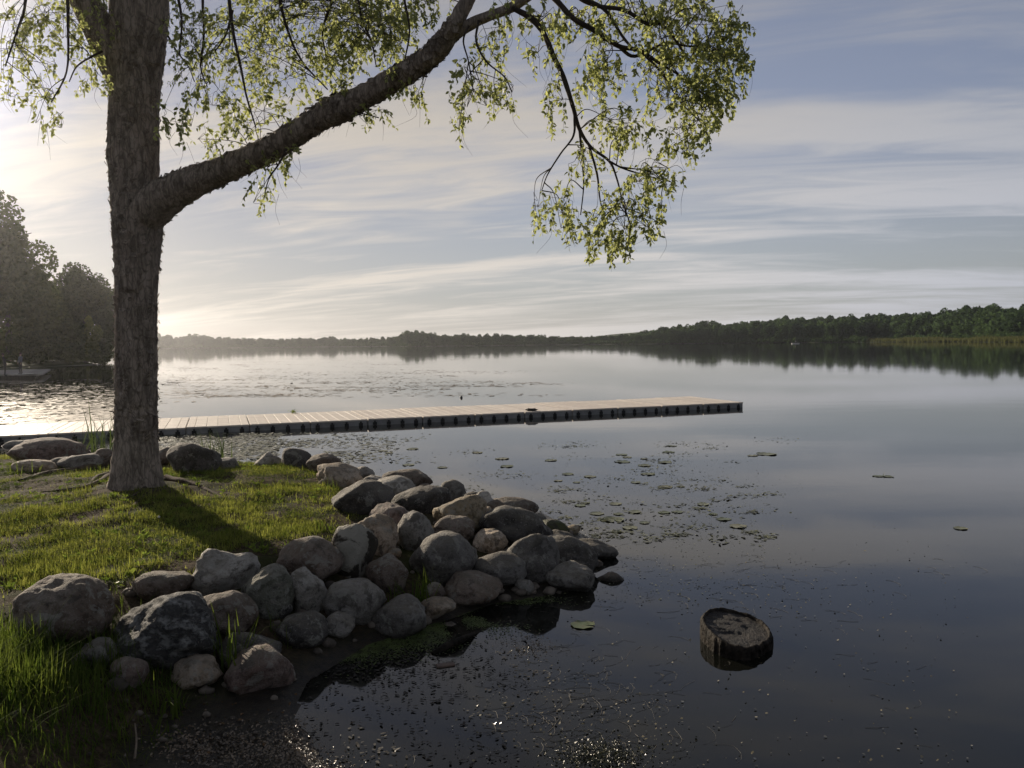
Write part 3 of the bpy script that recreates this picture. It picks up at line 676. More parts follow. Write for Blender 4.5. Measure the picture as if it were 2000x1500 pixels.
flakes(tC[hi][:60], tR[hi][:60], 3400, .02, .07); flakes(tC[:40], tR[:40], 900, .010, .025); flakes(lC[:80], lR[:80], 2200, .02, .065)
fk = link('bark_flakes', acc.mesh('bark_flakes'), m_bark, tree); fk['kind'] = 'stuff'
m_root = simple('root_bark', (.085, .065, .05), .9, .4, 12, .6, 40, .1)
# surface roots
ROOTS = [[(222, 905, 12), (195, 912, 8), (150, 920, 7), (95, 926, 7), (40, 940, 5)], [(215, 935, 9), (180, 948, 5), (140, 958, 4), (80, 962, 2)],
         [(325, 938, 9), (360, 943, 6), (400, 955, 4), (440, 975, 2)], [(300, 960, 4), (278, 972, 3.5), (262, 990, 3)], [(330, 935, 5), (300, 944, 4), (270, 962, 3.5), (255, 972, 2.5)], [(222, 925, 6), (190, 935, 5), (170, 955, 3), (150, 975, 2)]]
for a in ROOTS:
    P, rd = [], []
    for (x_, y_, r0) in a:
        p = hit(x_, y_); P.append((p.x, p.y, p.z+r0/FPX*p.y*.35)); rd.append(r0/FPX*p.y)
    C = catmull(P, 6); rr_ = catmull(np.array([[r, 0, 0] for r in rd]), 6)[:, 0]
    C[:, 2] += .012*vnoise(C*5, 3)
    V, F, N = tube(C, rr_, 14); V = V+N*(.006*fbm(V*25, 2, 1))[:, None]
    link('root', mesh_np('root', V-T0-np.array([0, 0, .012]), F), m_root, tree, True)

# ------------------------------------------------------------------ leaves of the big tree
LEAF = np.array([(0, 0, 0), (.30, .42, .10), (0, .45, 0), (-.30, .42, .10), (.20, .78, .06), (-.20, .78, .06), (0, 1.08, -.07), (0, .78, -.02)])
LEAFF = np.array([(0, 1, 2, 0), ])  # replaced by the triangles below
LTRI = np.array([(0, 1, 2), (0, 2, 3), (1, 4, 7), (1, 7, 2), (3, 2, 7), (3, 7, 5), (4, 6, 7), (5, 7, 6)])
def leaves_mesh(P, D, U, size, tri=LTRI, shape=LEAF):
    """P positions, D leaf directions, U rough up vectors"""
    D = D/np.linalg.norm(D, axis=1)[:, None]; X = np.cross(D, U); X /= np.linalg.norm(X, axis=1)[:, None]+1e-9; Z = np.cross(X, D)
    L = shape[None]*size[:, None, None]
    V = P[:, None]+L[:, :, 0:1]*X[:, None]+L[:, :, 1:2]*D[:, None]+L[:, :, 2:3]*Z[:, None]
    n = len(P); F = (tri[None]+(np.arange(n)*len(shape))[:, None, None]).reshape(-1, 3); return V.reshape(-1, 3), F
MASS = [ # cx, cy, rx, ry, leaves, distance
 (1350,50,100,80,620,7.8),(1405,140,60,80,620,7.7),(1370,220,55,60,430,7.7),(1235,30,110,50,430,7.9),(1170,155,52,45,330,7.8),(1140,70,65,45,200,7.9),(1300,180,70,70,420,7.8),
 (1085,215,30,55,110,7.9),(1135,320,45,40,110,7.8),(1200,245,60,40,200,7.8),(1210,440,80,60,480,7.8),(1110,420,50,55,190,7.8),(1260,365,60,40,190,7.7),(1190,492,42,26,150,7.8),
 (1310,360,32,18,60,7.7),(1058,400,26,60,70,7.9),(1330,280,50,40,180,7.7),(1250,290,60,40,130,7.8),(1285,440,18,24,40,7.8),(1440,95,38,50,220,7.7),(1290,100,70,60,300,7.8),
 (960,100,45,50,150,8.1),(925,185,55,55,230,8.1),(896,245,18,28,50,8.1),(985,190,32,30,90,8.1),(1045,50,60,28,130,8.0),(1060,105,45,40,100,8.0),(990,50,30,25,60,8.1),
 (600,40,210,70,1300,9.1),(720,60,110,80,900,8.9),(560,150,120,60,480,9.1),(790,170,36,36,130,8.5),(770,60,50,60,300,8.6),(830,20,50,40,190,8.5),(470,110,110,100,620,9.2),
 (370,130,48,120,260,9.3),(350,250,38,50,130,9.3),(500,240,85,50,260,9.2),(430,270,60,34,120,9.2),(375,50,60,60,240,9.3),(450,205,50,40,140,9.2),
 (535,330,52,30,150,9.2),(512,385,26,28,60,9.2),(575,310,22,28,50,9.2),(735,225,50,16,80,8.7),(820,195,22,30,50,8.5),(660,190,34,24,80,8.9),(665,120,60,70,380,8.9),
 (110,50,80,55,360,9.6),(55,120,60,55,260,9.7),(150,100,60,55,240,9.5),(190,170,28,45,90,9.5),(85,200,42,40,120,9.6),(95,250,28,26,50,9.6),(25,60,40,60,180,9.7),(15,170,30,40,70,9.7),(200,20,30,40,90,9.6),
]
# crown above the frame, so that the tree is whole from other places
for k in range(34):
    MASS.append((random.uniform(-150, 1150), random.uniform(-650, -70), random.uniform(90, 190), random.uniform(60, 120), 300, random.uniform(8.0, 11.8)))
nodes = np.vstack([C for C, _ in skel]); r_ = np.random.default_rng(21)
LP, LD_, LU = [], [], []; tw = Acc()
def add_leafy_twig(p0, p1, droop, nl, thick):
    mid = (p0+p1)/2+np.array([0, 0, droop]); C = catmull([p0, mid, p1], 4)
    V, F, _ = tube(C, np.linspace(thick, .0009, len(C)), 3); tw.add(V-T0, F)
    t = r_.uniform(.15, 1.0, nl); q = t*(len(C)-1.001); i0 = q.astype(int); f = (q-i0)[:, None]; P = C[i0]*(1-f)+C[i0+1]*f
    T = C[i0+1]-C[i0]; T /= np.linalg.norm(T, axis=1)[:, None]+1e-9
    d = T*.5+r_.normal(size=(nl, 3))*.75+np.array([0, 0, -.45]); LP.append(P+r_.normal(size=(nl, 3))*.006); LD_.append(d); LU.append(r_.normal(size=(nl, 3))+np.array([0, 0, .8]))
for (cx, cy, rx, ry, nL, Y) in MASS:
    nL = int(nL*1.6) if cy > -60 else nL
    ctr = np.array(AT(cx, cy, Y)[:]); dist = np.linalg.norm(nodes-ctr+np.array([0, 0, -.15]), axis=1); near = np.argsort(dist)[:14]
    a_, b_ = rx/FPX*Y, ry/FPX*Y; ntw = max(3, int(nL/13)); nb = max(2, ntw//7); starts = []
    Uw = np.array(Uv[:]); Rw = np.array(Rv[:])
    for k in range(nb):
        an = r_.uniform(0, 6.28); q = r_.uniform(.1, .8)
        e = ctr+Rw*a_*q*math.cos(an)+Uw*b_*(q*math.sin(an)+.25)+np.array([0, r_.normal()*.16, 0]); s0 = nodes[near[r_.integers(0, len(near))]]
        if np.linalg.norm(e-s0) < 2.6:
            midp = (e+s0)/2+np.array([0, 0, .06+.05*r_.random()])+r_.normal(size=3)*.04; C = catmull([s0, midp, e], 6)
            V, F, _ = tube(C, np.linspace(.006, .0025, len(C)), 4); tw.add(V-T0, F)
        starts.append(e)
    for k in range(ntw):
        s0 = starts[r_.integers(0, nb)]; an = r_.uniform(0, 6.28); q = math.sqrt(r_.random())
        e = ctr+Rw*a_*q*math.cos(an)+Uw*b_*q*math.sin(an)+np.array([0, r_.normal()*.22, 0])
        st_ = s0*.35+e*.65+r_.normal(size=3)*.05+np.array([0, 0, .10]); add_leafy_twig(st_, e-np.array([0, 0, .06]), r_.uniform(-.02, .05), 13, .0022)
        if r_.random() < .5:
            C = catmull([s0, (s0+st_)/2+r_.normal(size=3)*.03, st_], 3); V, F, _ = tube(C, np.linspace(.003, .002, len(C)), 3); tw.add(V-T0, F)
for k in range(170):
    (cx, cy, rx, ry, nL, Y) = MASS[r_.integers(0, 60)]; p = np.array(AT(cx+r_.normal()*rx*.45, cy+r_.normal()*ry*.4, Y+r_.normal()*.2)[:]); L = r_.uniform(.12, .4)
    C = catmull([p, p+np.array([r_.normal()*.04, r_.normal()*.03, -L*.5]), p+np.array([r_.normal()*.10, r_.normal()*.05, -L])], 4); V, F, _ = tube(C, np.linspace(.0022, .0009, len(C)), 3); tw.add(V-T0, F)
LP, LD_, LU = map(np.vstack, (LP, LD_, LU)); sz = r_.uniform(.030, .062, len(LP))
V, F = leaves_mesh(LP, LD_, LU, sz)
m_leaf = leafy('birch_leaf', (.15, .175, .075), (.37, .40, .17), .60, .5, 2.0)
fo = link('leaves', mesh_np('leaves', V-T0, F), m_leaf, tree); fo['kind'] = 'stuff'
tg = link('twigs', tw.mesh('twigs'), m_twig, tree); tg['kind'] = 'stuff'

# ------------------------------------------------------------------ blades of grass, vectorised
def blades(P, H, Wd, lean, yaw, bend, segs=3):
    """curved tapering strips"""
    n = len(P); a = np.stack([np.cos(yaw), np.sin(yaw), 0*yaw], 1); b = np.stack([-np.sin(yaw), np.cos(yaw), 0*yaw], 1); rows = []
    for k in range(segs+1):
        t = k/segs; off = (lean*t+bend*t*t)*H; z = H*(t-.35*bend*t*t); c = P+a*off[:, None]+np.array([0, 0, 1])*z[:, None]; wv = Wd*(1-t**1.6)*.5+.0003
        tw_ = b*wv[:, None]
        rows += [c-tw_, c+tw_]
    V = np.stack(rows, 1).reshape(-1, 3); m_ = 2*(segs+1); o_ = (np.arange(n)*m_)[:, None]
    F = np.vstack([np.hstack([o_+2*k, o_+2*k+1, o_+2*k+3, o_+2*k+2]) for k in range(segs)]); return V, F
r_ = np.random.default_rng(8)
def scatter(n, x0, x1, y0, y1): return r_.uniform(x0, x1, n), r_.uniform(y0, y1, n)
x, y = scatter(520000, -11.5, -1.2, 3.3, 14.2)
keep = (x > -.72*y-.6)                            # only what the picture could see, with a margin
x, y = x[keep], y[keep]; ds, lk = sdist(LAKE, x, y); dp, pl_ = sdist(PLAT, x, y); dp = np.where(pl_, 0, dp)
cov = n2d(x, y, .75, 4, 31); patch = n2d(x, y, 2.6, 3, 33)
bare = np.exp(-(np.hypot(x+3.7, y-5.9)/1.0)**2)*1.0 + np.exp(-((np.hypot((x+4.5)/1.1, (y-9.5)/.6)))**2)*.9 + np.exp(-(np.hypot((x+5.6)/1.2, (y-9.9)/.35))**2)*.5
p = np.clip(.58+1.6*cov+1.3*patch-bare, .04, 1)*np.clip(1-dp/.28, 0, 1)*(~lk)
p *= np.where(y > 9, .65, 1)
k_ = (r_.random(len(x)) < p*.95) & (np.hypot(x+4.9, y-10.1) > .42); x, y = x[k_], y[k_]; patch = patch[k_]; cov = cov[k_]
z = height(x, y); n = len(x); hh = r_.uniform(.018, .058, n)*(1+.9*np.clip(patch, 0, 1)+.3*cov)
tall = r_.random(n) < .03; hh[tall] *= r_.uniform(1.5, 2.6, tall.sum())
V, F = blades(np.stack([x, y, z-.004], 1), hh, r_.uniform(.003, .0075, n), r_.normal(0, .45, n), r_.uniform(0, 6.28, n), r_.uniform(0, .9, n), 2)
m_grass = leafy('lawn_grass', (.045, .07, .014), (.27, .29, .08), .52, .9, 3.2, .0)
lawn = tag(link('lawn_grass', mesh_np('lawn_grass', V, F), m_grass), 'short uneven lawn grass with clover on the bank', kind='stuff')
# clover: little flat leaves in threes
n = 60000; x, y = scatter(n, -9.5, -1.6, 5.6, 13.0); ds, lk = sdist(LAKE, x, y); dp, pl_ = sdist(PLAT, x, y)
k_ = pl_ & ~lk & (r_.random(n) < np.clip(.30+1.3*n2d(x, y, 1.3, 3, 41), 0, 1)) & (x > -.72*y-.3) & (np.hypot((x+3.7), y-5.9) > .5) & (np.hypot(x+4.9, y-10.1) > .6); x, y = x[k_], y[k_]; z = height(x, y)+r_.uniform(.012, .05, len(x))
n = len(x); P = np.repeat(np.stack([x, y, z], 1), 3, 0); ya = np.repeat(r_.uniform(0, 6.28, n), 3)+np.tile([0, 2.09, 4.19], n)
D = np.stack([np.cos(ya), np.sin(ya), r_.uniform(-.3, .3, 3*n)], 1); V, F = leaves_mesh(P, D, np.tile([0, 0, 1.], (3*n, 1))+r_.normal(size=(3*n, 3))*.25, np.repeat(r_.uniform(.009, .019, n), 3), np.array([(0, 1, 2), (0, 2, 3)]), np.array([(0, 0, 0), (.5, .7, .08), (0, 1.0, -.02), (-.5, .7, .08)]))
tag(link('clover', mesh_np('clover', V, F), leafy('clover_leaf', (.05, .085, .018), (.16, .205, .05), .45, .9, 2.0, .02)), 'low clover leaves mixed through the lawn', kind='stuff')
# rosettes of broader leaves (plantain, dandelion) dotted through the lawn
n = 1150; x, y = scatter(n, -9.5, -1.7, 5.7, 12.8); ds, lk = sdist(LAKE, x, y); dp, pl_ = sdist(PLAT, x, y)
k_ = pl_ & ~lk & (r_.random(n) < np.clip(.55+1.5*n2d(x, y, .9, 3, 51), .05, 1)) & (np.hypot(x+4.9, y-10.1) > .6); x, y = x[k_], y[k_]; n = len(x); q = 8
P = np.repeat(np.stack([x, y, height(x, y)+.004], 1), q, 0); ya = r_.uniform(0, 6.28, n*q); D = np.stack([np.cos(ya), np.sin(ya), r_.uniform(.25, 1.3, n*q)], 1)
V, F = leaves_mesh(P+D*.008, D, np.tile([0, 0, 1.], (n*q, 1))+r_.normal(size=(n*q, 3))*.3, np.repeat(r_.uniform(.025, .065, n), q)*r_.uniform(.7, 1.1, n*q), LTRI, LEAF*np.array([.62, 1, 1]))
tag(link('broadleaf_weeds', mesh_np('broadleaf_weeds', V, F), leafy('broad_weed_leaf', (.07, .12, .025), (.20, .26, .06), .5, .7, 2.0, .1)), 'broad leaved weeds dotted through the lawn', kind='stuff')
# dead leaves and litter on the bare soil
n = 1300; x, y = scatter(n, -6.5, -1.2, 3.6, 11.0); ds, lk = sdist(LAKE, x, y); k_ = ~lk & (r_.random(n) < np.clip(.35-.8*n2d(x, y, .75, 4, 31), .05, 1)); x, y = x[k_], y[k_]; n = len(x)
V, F = leaves_mesh(np.stack([x, y, height(x, y)+.006], 1), r_.normal(size=(n, 3))*np.array([1, 1, .25]), np.tile([0, 0, 1.], (n, 1))+r_.normal(size=(n, 3))*.3, r_.uniform(.012, .04, n))
tag(link('leaf_litter', mesh_np('leaf_litter', V, F), simple('dead_leaf', (.13, .085, .05), .95, .45, 9, spec=.0)), 'dry brown leaf litter lying on the bare soil', kind='stuff')

# ------------------------------------------------------------------ single plants, blade by blade
m_tall = leafy('tall_grass_blade', (.045, .085, .016), (.13, .165, .04), .45, .8, 3, .05)
m_reed = leafy('reed_blade', (.035, .055, .02), (.08, .11, .04), .35, .5, 3, .3)
def tuft(px, py, nb, hmin, hmax, wd, label, name='grass_tuft', cat='grass tuft', spread=.12, mt=None, lean=.35, bend=.5, group=None, base=None, seed=1, segs=7):
    b = base or hit(px, py); rs = np.random.default_rng(seed); e = empty(name, b, label, cat, group)
    for k in range(nb):
        an = rs.uniform(0, 6.28); q = spread*math.sqrt(rs.random()); gx_, gy_ = b.x+q*math.cos(an), b.y+q*math.sin(an)
        P = np.array([[q*math.cos(an), q*math.sin(an), gz(gx_, gy_)-b.z-.01]]); H = rs.uniform(hmin, hmax)
        V, F = blades(P, np.array([H]), np.array([wd*rs.uniform(.7, 1.2)]), np.array([rs.normal(0, lean)]), np.array([rs.uniform(0, 6.28)]), np.array([rs.uniform(.1, bend*1.6)]), segs)
        link('blade', mesh_np('blade', V, F), mt or m_tall, e)
    return e
tuft(0, 0, 46, .5, 1.35, .026, 'dark reed tuft rising in front of the dock just left of the trunk', 'reed_tuft', 'reeds', .38, m_reed, .32, .45, base=B(196, 14.0), seed=4)
tuft(0, 0, 36, .4, .85, .022, 'slim reed tuft behind the dark domed boulder right of the trunk', 'reed_tuft', 'reeds', .34, m_reed, .16, .22, base=B(424, 13.4), seed=5)
tuft(0, 0, 26, .24, .46, .017, 'bright backlit grass tuft growing right of the banded rock', seed=6, base=B(448, 5.42), spread=.09, lean=.32, bend=.3)
tuft(0, 0, 6, .26, .42, .014, 'few long blades leaning left over the brown boulder', seed=16, base=B(415, 5.60), spread=.05, lean=.5)
tuft(0, 0, 20, .16, .34, .016, 'grass tuft with bent blades in front of the banded rock, by the mud', seed=7, spread=.10, lean=.4, bend=.7, base=B(318, 4.92))
tuft(0, 0, 8, .10, .20, .012, 'small grass tuft with a blade arching left at the mud edge', seed=17, spread=.06, lean=.7, bend=.9, base=B(290, 4.68))
tuft(0, 0, 50, .18, .38, .013, 'dark grass tuft in the middle of the pile with pale tips', seed=8, base=B(825, 6.88), spread=.12, lean=.35)
tuft(0, 0, 26, .10, .26, .011, 'short dark grass growing right of the wide grey boulder', seed=9, base=B(768, 6.72), spread=.14, lean=.45)
tuft(0, 0, 22, .12, .26, .006, 'thin grass veil in front of the greenish boulder', seed=10, base=B(545, 5.95), spread=.14, lean=.5)
tuft(690, 985, 14, .08, .20, .011, 'small tuft at the right tip of the lawn under the nearly black boulder', seed=11, spread=.1)
tuft(645, 960, 12, .10, .26, .009, 'thin tuft left of the nearly black boulder', seed=12, spread=.08)
tuft(545, 1075, 34, .06, .15, .017, 'bright broad leaved weed patch left of the dark brown boulder', 'weed_patch', 'weeds', seed=13, spread=.19, lean=.6, bend=.8)
tuft(640, 1038, 24, .06, .15, .015, 'bright broad leaved weeds between lawn and dark crowned stone', 'weed_patch', 'weeds', seed=14, spread=.14, lean=.6, bend=.8)
tuft(20, 930, 60, .12, .34, .013, 'bright grass clump at the left edge behind the roots', seed=15, spread=.5, base=B(12, 11.9), lean=.35)
tuft(190, 925, 14, .08, .20, .012, 'small tuft against the left foot of the trunk', seed=18, spread=.12)
tuft(345, 925, 18, .07, .18, .011, 'small tuft against the right foot of the trunk', seed=19, spread=.18, base=B(340, 11.2))
tuft(415, 918, 16, .07, .17, .011, 'small tuft under the dark domed boulder', seed=20, spread=.22, base=B(405, 11.6))
tuft(580, 905, 14, .07, .17, .011, 'small tuft under the dark dome of the back row', seed=22, spread=.16, base=B(560, 11.9))
tuft(818, 925, 2, .25, .40, .008, 'two thin stalks standing behind the brown dome stone', 'stalks', 'stalks', seed=23, spread=.1, mt=m_reed, lean=.2, bend=.1, base=B(818, 12.4))
tuft(360, 970, 6, .04, .08, .014, 'tiny seedling in the shade of the trunk', 'seedling', 'seedling', seed=24, spread=.02, lean=.8, bend=.5)
# tall shaggy grass mass in the lower left corner
r_ = np.random.default_rng(77); n = 5200
x = r_.normal(-3.15, .50, n); y = r_.normal(4.75, .48, n); ok = (x < -2.25-.0*y) & (y > 3.6) & (np.hypot(x+3.7, y-5.9) > .45); x, y = x[ok], y[ok]; n = len(x)
q = n2d(x, y, 3.1, 3, 12); H = r_.uniform(.07, .26, n)*(1+.7*q)*np.clip(1.15-.55*np.abs(x+3.2), .35, 1.1)
V, F = blades(np.stack([x, y, height(x, y)-.01], 1), H, r_.uniform(.004, .010, n), np.clip(r_.normal(.0, .35, n), -.7, .7), r_.uniform(0, 6.28, n), r_.uniform(.1, .8, n), 5)
tag(link('tall_grass', mesh_np('tall_grass', V, F), m_tall), 'shaggy tall grass mass filling the lower left corner', kind='stuff')
n = 2600; x = r_.uniform(-3.2, -1.9, n); y = r_.uniform(3.8, 5.6, n); ok = (r_.random(n) < np.clip(.3+1.2*n2d(x, y, 1.7, 3, 61)+(-2.2-x)*.9, 0, 1)); x, y = x[ok], y[ok]; n = len(x)
V, F = blades(np.stack([x, y, height(x, y)-.005], 1), r_.uniform(.02, .08, n), r_.uniform(.003, .006, n), r_.normal(0, .7, n), r_.uniform(0, 6.28, n), r_.uniform(.3, 1.3, n), 3)
tag(link('sparse_grass', mesh_np('sparse_grass', V, F), m_tall), 'sparse trampled grass thinning out towards the mud', kind='stuff')
# round leaved plants
m_round = leafy('round_leaf', (.09, .13, .03), (.17, .20, .05), .5, .5, 3)
def disc(rx, ry, n=14, notch=0.0, curl=.0, seed=0):
    a = np.linspace(notch/2, 2*np.pi-notch/2, n) if notch else np.linspace(0, 2*np.pi, n, endpoint=False)
    rs = np.random.default_rng(seed); k = 1+.05*rs.normal(size=n)
    rim = np.stack([rx*k*np.cos(a), ry*k*np.sin(a), curl*rs.uniform(-.2, 1, n)], 1); inn = rim*np.array([.72, .72, .0]); c = np.array([[0, 0, 0]])
    V = np.vstack([c, inn, rim]); F = []
    for q in range(n if not notch else n-1):
        r2 = (q+1) % n; F += [(0, 1+q, 1+r2), (1+q, 1+n+q, 1+n+r2), (1+q, 1+n+r2, 1+r2)]
    return V, np.array(F)
def rplant(px, py, nl, r0, hgt, label, mt, base=None, seed=2):
    b = base or hit(px, py); e = empty('broadleaf_plant', b, label, 'plant'); rs = np.random.default_rng(seed)
    for k in range(nl):
        an = rs.uniform(0, 6.28); q = rs.uniform(.2, 1)*hgt*.8; rr_ = r0*rs.uniform(.7, 1.15); V, F = disc(rr_, rr_*.9, 12, .5, rr_*.2, k)
        Mx = Euler((rs.normal(0, .6), rs.normal(0, .6), rs.uniform(0, 6.28))).to_matrix(); V = V@np.array(Mx).T+np.array([q*math.cos(an), q*math.sin(an), hgt*rs.uniform(.6, 1.1)])
        o = link('leaf', mesh_np('leaf', V, F), mt, e)
        C = catmull([np.zeros(3), np.array([q*.3*math.cos(an), q*.3*math.sin(an), hgt*.5]), V[0]], 3); Vs, Fs, _ = tube(C, [.0015]*len(C), 3); link('stem', mesh_np('stem', Vs, Fs), mt, e)
rplant(222, 1165, 5, .028, .10, 'round leaved yellow green seedling plant left above the banded rock', m_round, seed=3)
rplant(243, 1150, 6, .032, .11, 'round leaved yellow green plant centred above the banded rock', m_round, seed=4)
rplant(285, 1148, 5, .026, .09, 'round leaved yellow green plant right above the banded rock', m_round, seed=5)
rplant(790, 1228, 3, .075, .08, 'dark plant with big round leaves at the waterline', leafy('dark_round_leaf', (.03, .05, .02), (.05, .07, .03), .3), base=G(790, 1232, .0), seed=6)
# dandelion clock
b = hit(311, 1030); e = empty('seed_head', b, 'single pale dandelion seed head on a bare stalk in the trunk shadow', 'dandelion')
C = catmull([(0, 0, 0), (.004, 0, .05), (0, 0, .10)], 4); V, F, _ = tube(C, [.0022]*len(C), 5); link('stalk', mesh_np('stalk', V, F), m_reed, e)
V, F = ico(2); link('seed_ball', mesh_np('seed_ball', V*(.013+.002*vnoise(V*9, 2))[:, None]+np.array([0, 0, .108]), F), simple('seed_fluff', (.55, .52, .46), .9), e)
# dry stick by the mud
b = hit(263, 1488); tp = hit(264, 1432)
C = catmull([np.array(b)+(0, 0, .01), (np.array(b)+np.array(tp))/2+(.01, 0, .03), np.array(tp)+(0, 0, .05)], 5); V, F, _ = tube(C, np.linspace(.008, .004, len(C)), 7)
tag(link('stick', mesh_np('stick', V, F), simple('dry_wood', (.20, .16, .12), .8)), 'thin dry stick standing at the mud edge, bottom left', 'stick')
C = catmull([G(845, 1277, .0), G(872, 1262, .025), G(905, 1246, .03), G(935, 1236, .0)], 6); V, F, N = tube(C, np.interp(np.linspace(0, 1, len(C)), [0, .3, .7, 1], [.012, .03, .022, .006]), 10); V += N*(.005*fbm(V*20, 3, 1))[:, None]
tag(link('driftwood', mesh_np('driftwood', V, F), m_sb, smooth=True), 'dark waterlogged branch floating below the duckweed', 'driftwood')
p = G(1043, 1293, .004)
b_ = bev_box('bark_piece', -.07, .07, -.03, .03, -.006, .012, .006); o = link('bark_piece', b_, simple('wet_bark_piece', (.13, .09, .07), .5)); o.location = G(870, 1300, .0); o.rotation_euler.z = .3
tag(o, 'flat reddish bark piece floating beside the waterlogged branch', 'bark')

# ------------------------------------------------------------------ lily pads, weeds and duckweed on the water
m_pad, t = mat('lily_pad')
oi = t.n('ShaderNodeObjectInfo'); c = t.n('ShaderNodeTexCoord').outputs['Object']
nz = t.noise(c, 14, 4, .6).outputs['Fac']
cc = t.mix(oi.outputs['Random'], (.09, .115, .05), (.19, .19, .115)); cc = t.mix(t.ramp(nz, .5, .72, 0, .6), cc, (.12, .085, .05))
finish(t, t.n('ShaderNodeBsdfPrincipled', {'Base Color': cc, 'Roughness': .42, 'Specular IOR Level': .4, 'Normal': t.n('ShaderNodeBump', {'Strength': .3, 'Distance': .01, 'Height': nz})}))
PADS = [(1216,902,30),(1259,909,26),(1299,903,30),(1109,926,24),(1152,931,26),(1090,939,18),(1126,942,16),(1266,926,30),(1242,942,22),(1300,951,28),(1214,888,24),(1306,883,24),(1496,887,40),(1470,890,20),
 (1133,987,26),(1202,984,26),(1166,1003,28),(1200,1015,44),(1207,1004,20),(1240,1000,28),(1230,1031,32),(1297,1001,24),(1323,1000,22),(1373,985,28),(1413,1014,30),(1442,1028,34),(1259,1021,20),(1876,1032,26),(1715,930,22),(1735,931,20),
 (806,877,24),(748,881,22),(798,908,26),(864,913,20),(932,884,22),(980,896,28),(990,911,26),(1076,899,26),(1312,871,20),(760,884,16),(1225,893,20),(1330,950,16),(1393,1004,18),(1145,982,16),(1182,1016,20),(1258,896,16)]
WHERE = ['close behind the mossy lump', 'in the scattered drift between dock and boulder pile', 'near the tip of the boulder pile', 'out in open water']
def pad(px, py, wpx, label, group, seed):
    P = G(px, py, .004); wd = wpx/FPX*P.y/2; rs = np.random.default_rng(seed); V, F = disc(wd, wd*rs.uniform(.82, 1), 22, .35, wd*.09, seed)
    V[:, 2] += .003; bot = V.copy(); bot[:, 2] -= .0025; n_ = len(V); F = np.vstack([F, F[:, ::-1]+n_]); V = np.vstack([V, bot])
    o = link('lily_pad', mesh_np('lily_pad', V, F), m_pad); o.location = P; o.rotation_euler.z = rs.uniform(0, 6.28); tag(o, label, 'lily pad', group)
pad(1138, 1221, 48, 'large pale lily pad alone on dark water below the boulder pile', None, 1)
for k, (x_, y_, w_) in enumerate(PADS):
    if x_ == 1876: lb, g = 'small lily pad by itself near the right photo edge', None
    elif (x_, w_) == (1496, 40): lb, g = 'widest lily pad of the drift, far right below the dock end', None
    elif (x_, w_) == (1230, 32): lb, g = 'pale notched lily pad nearest the tip of the boulder pile', None
    elif x_ in (1715, 1735): lb, g = 'withered lily pad beside a short stalk in open water on the right', 'withered pads with a stalk'
    elif x_ < 1000: lb, g = 'small lily pad behind the boulder pile, left of its tip', 'lily pads behind the pile'
    elif y_ < 960: lb, g = 'small lily pad of the drift around the bright mossy lump', 'lily pads around the mossy lump'
    else: lb, g = 'small lily pad of the drift right of the pile tip', 'lily pads off the pile tip'
    pad(x_, y_, w_, lb, g, 30+k)
tuft(1725, 930, 3, .05, .12, .006, 'short bent stalk among withered pads in open water on the right', 'water_stalk', 'stalk', seed=31, spread=.02, mt=m_reed, base=G(1725, 929, 0), lean=.4)

r_ = np.random.default_rng(99)
def floaters(name, PX, PY, smin, smax, mt, label, elong=2.0, tilt=.12, zz=.006, sides=6):
    """thin irregular flakes lying on the water"""
    d = np.array([ray(a, b)[:] for a, b in zip(PX, PY)]); T = -CAM_H/d[:, 2]; P = np.stack([d[:, 0]*T, d[:, 1]*T], 1)
    _, lk = sdist(LAKE, P[:, 0], P[:, 1]); P = P[lk]; n = len(P)
    s = r_.uniform(smin, smax, n)*(1 if np.isscalar(smin) else 1); a = np.linspace(0, 2*np.pi, sides, endpoint=False)[None]
    rr_ = s[:, None]*r_.uniform(.5, 1.2, (n, sides)); ya = r_.normal(0, 1.0, n)[:, None]; X, Y = rr_*np.cos(a)*elong, rr_*np.sin(a)
    x, y = X*np.cos(ya)-Y*np.sin(ya), X*np.sin(ya)+Y*np.cos(ya); tx, ty = r_.normal(0, tilt, (n, 1)), r_.normal(0, tilt, (n, 1))
    z = zz+np.maximum(x*tx+y*ty, -zz*.7)+r_.uniform(0, .004, (n, 1))
    V = np.stack([P[:, :1]+x, P[:, 1:]+y, z], 2).reshape(-1, 3); o_ = (np.arange(n)*sides)[:, None]
    F = np.vstack([np.hstack([o_, o_+1, o_+2, o_+3]), np.hstack([o_, o_+3, o_+4, o_+5])])
    return tag(link(name, mesh_np(name, V, F), mt), label, kind='stuff')
m_weed = simple('floating_weed', (.085, .065, .04), .5, .4, 3, .3, 40, .4)
m_weedf = simple('far_weed', (.17, .135, .095), .6, .3, 1, .2, 40, .3)
m_weedg = simple('floating_green_weed', (.10, .105, .05), .45, .4, 3, .3, 40, .5)
m_dark = simple('dark_debris', (.02, .017, .013), .6, .3, 3, .2, 40, .3)
m_wetf = simple('wet_leaf_fragments', (.16, .14, .09), .16, .4, 3, .2, 40, .8)
m_duck = simple('duckweed', (.075, .10, .03), .6, .35, 9, .3, 60, .3)
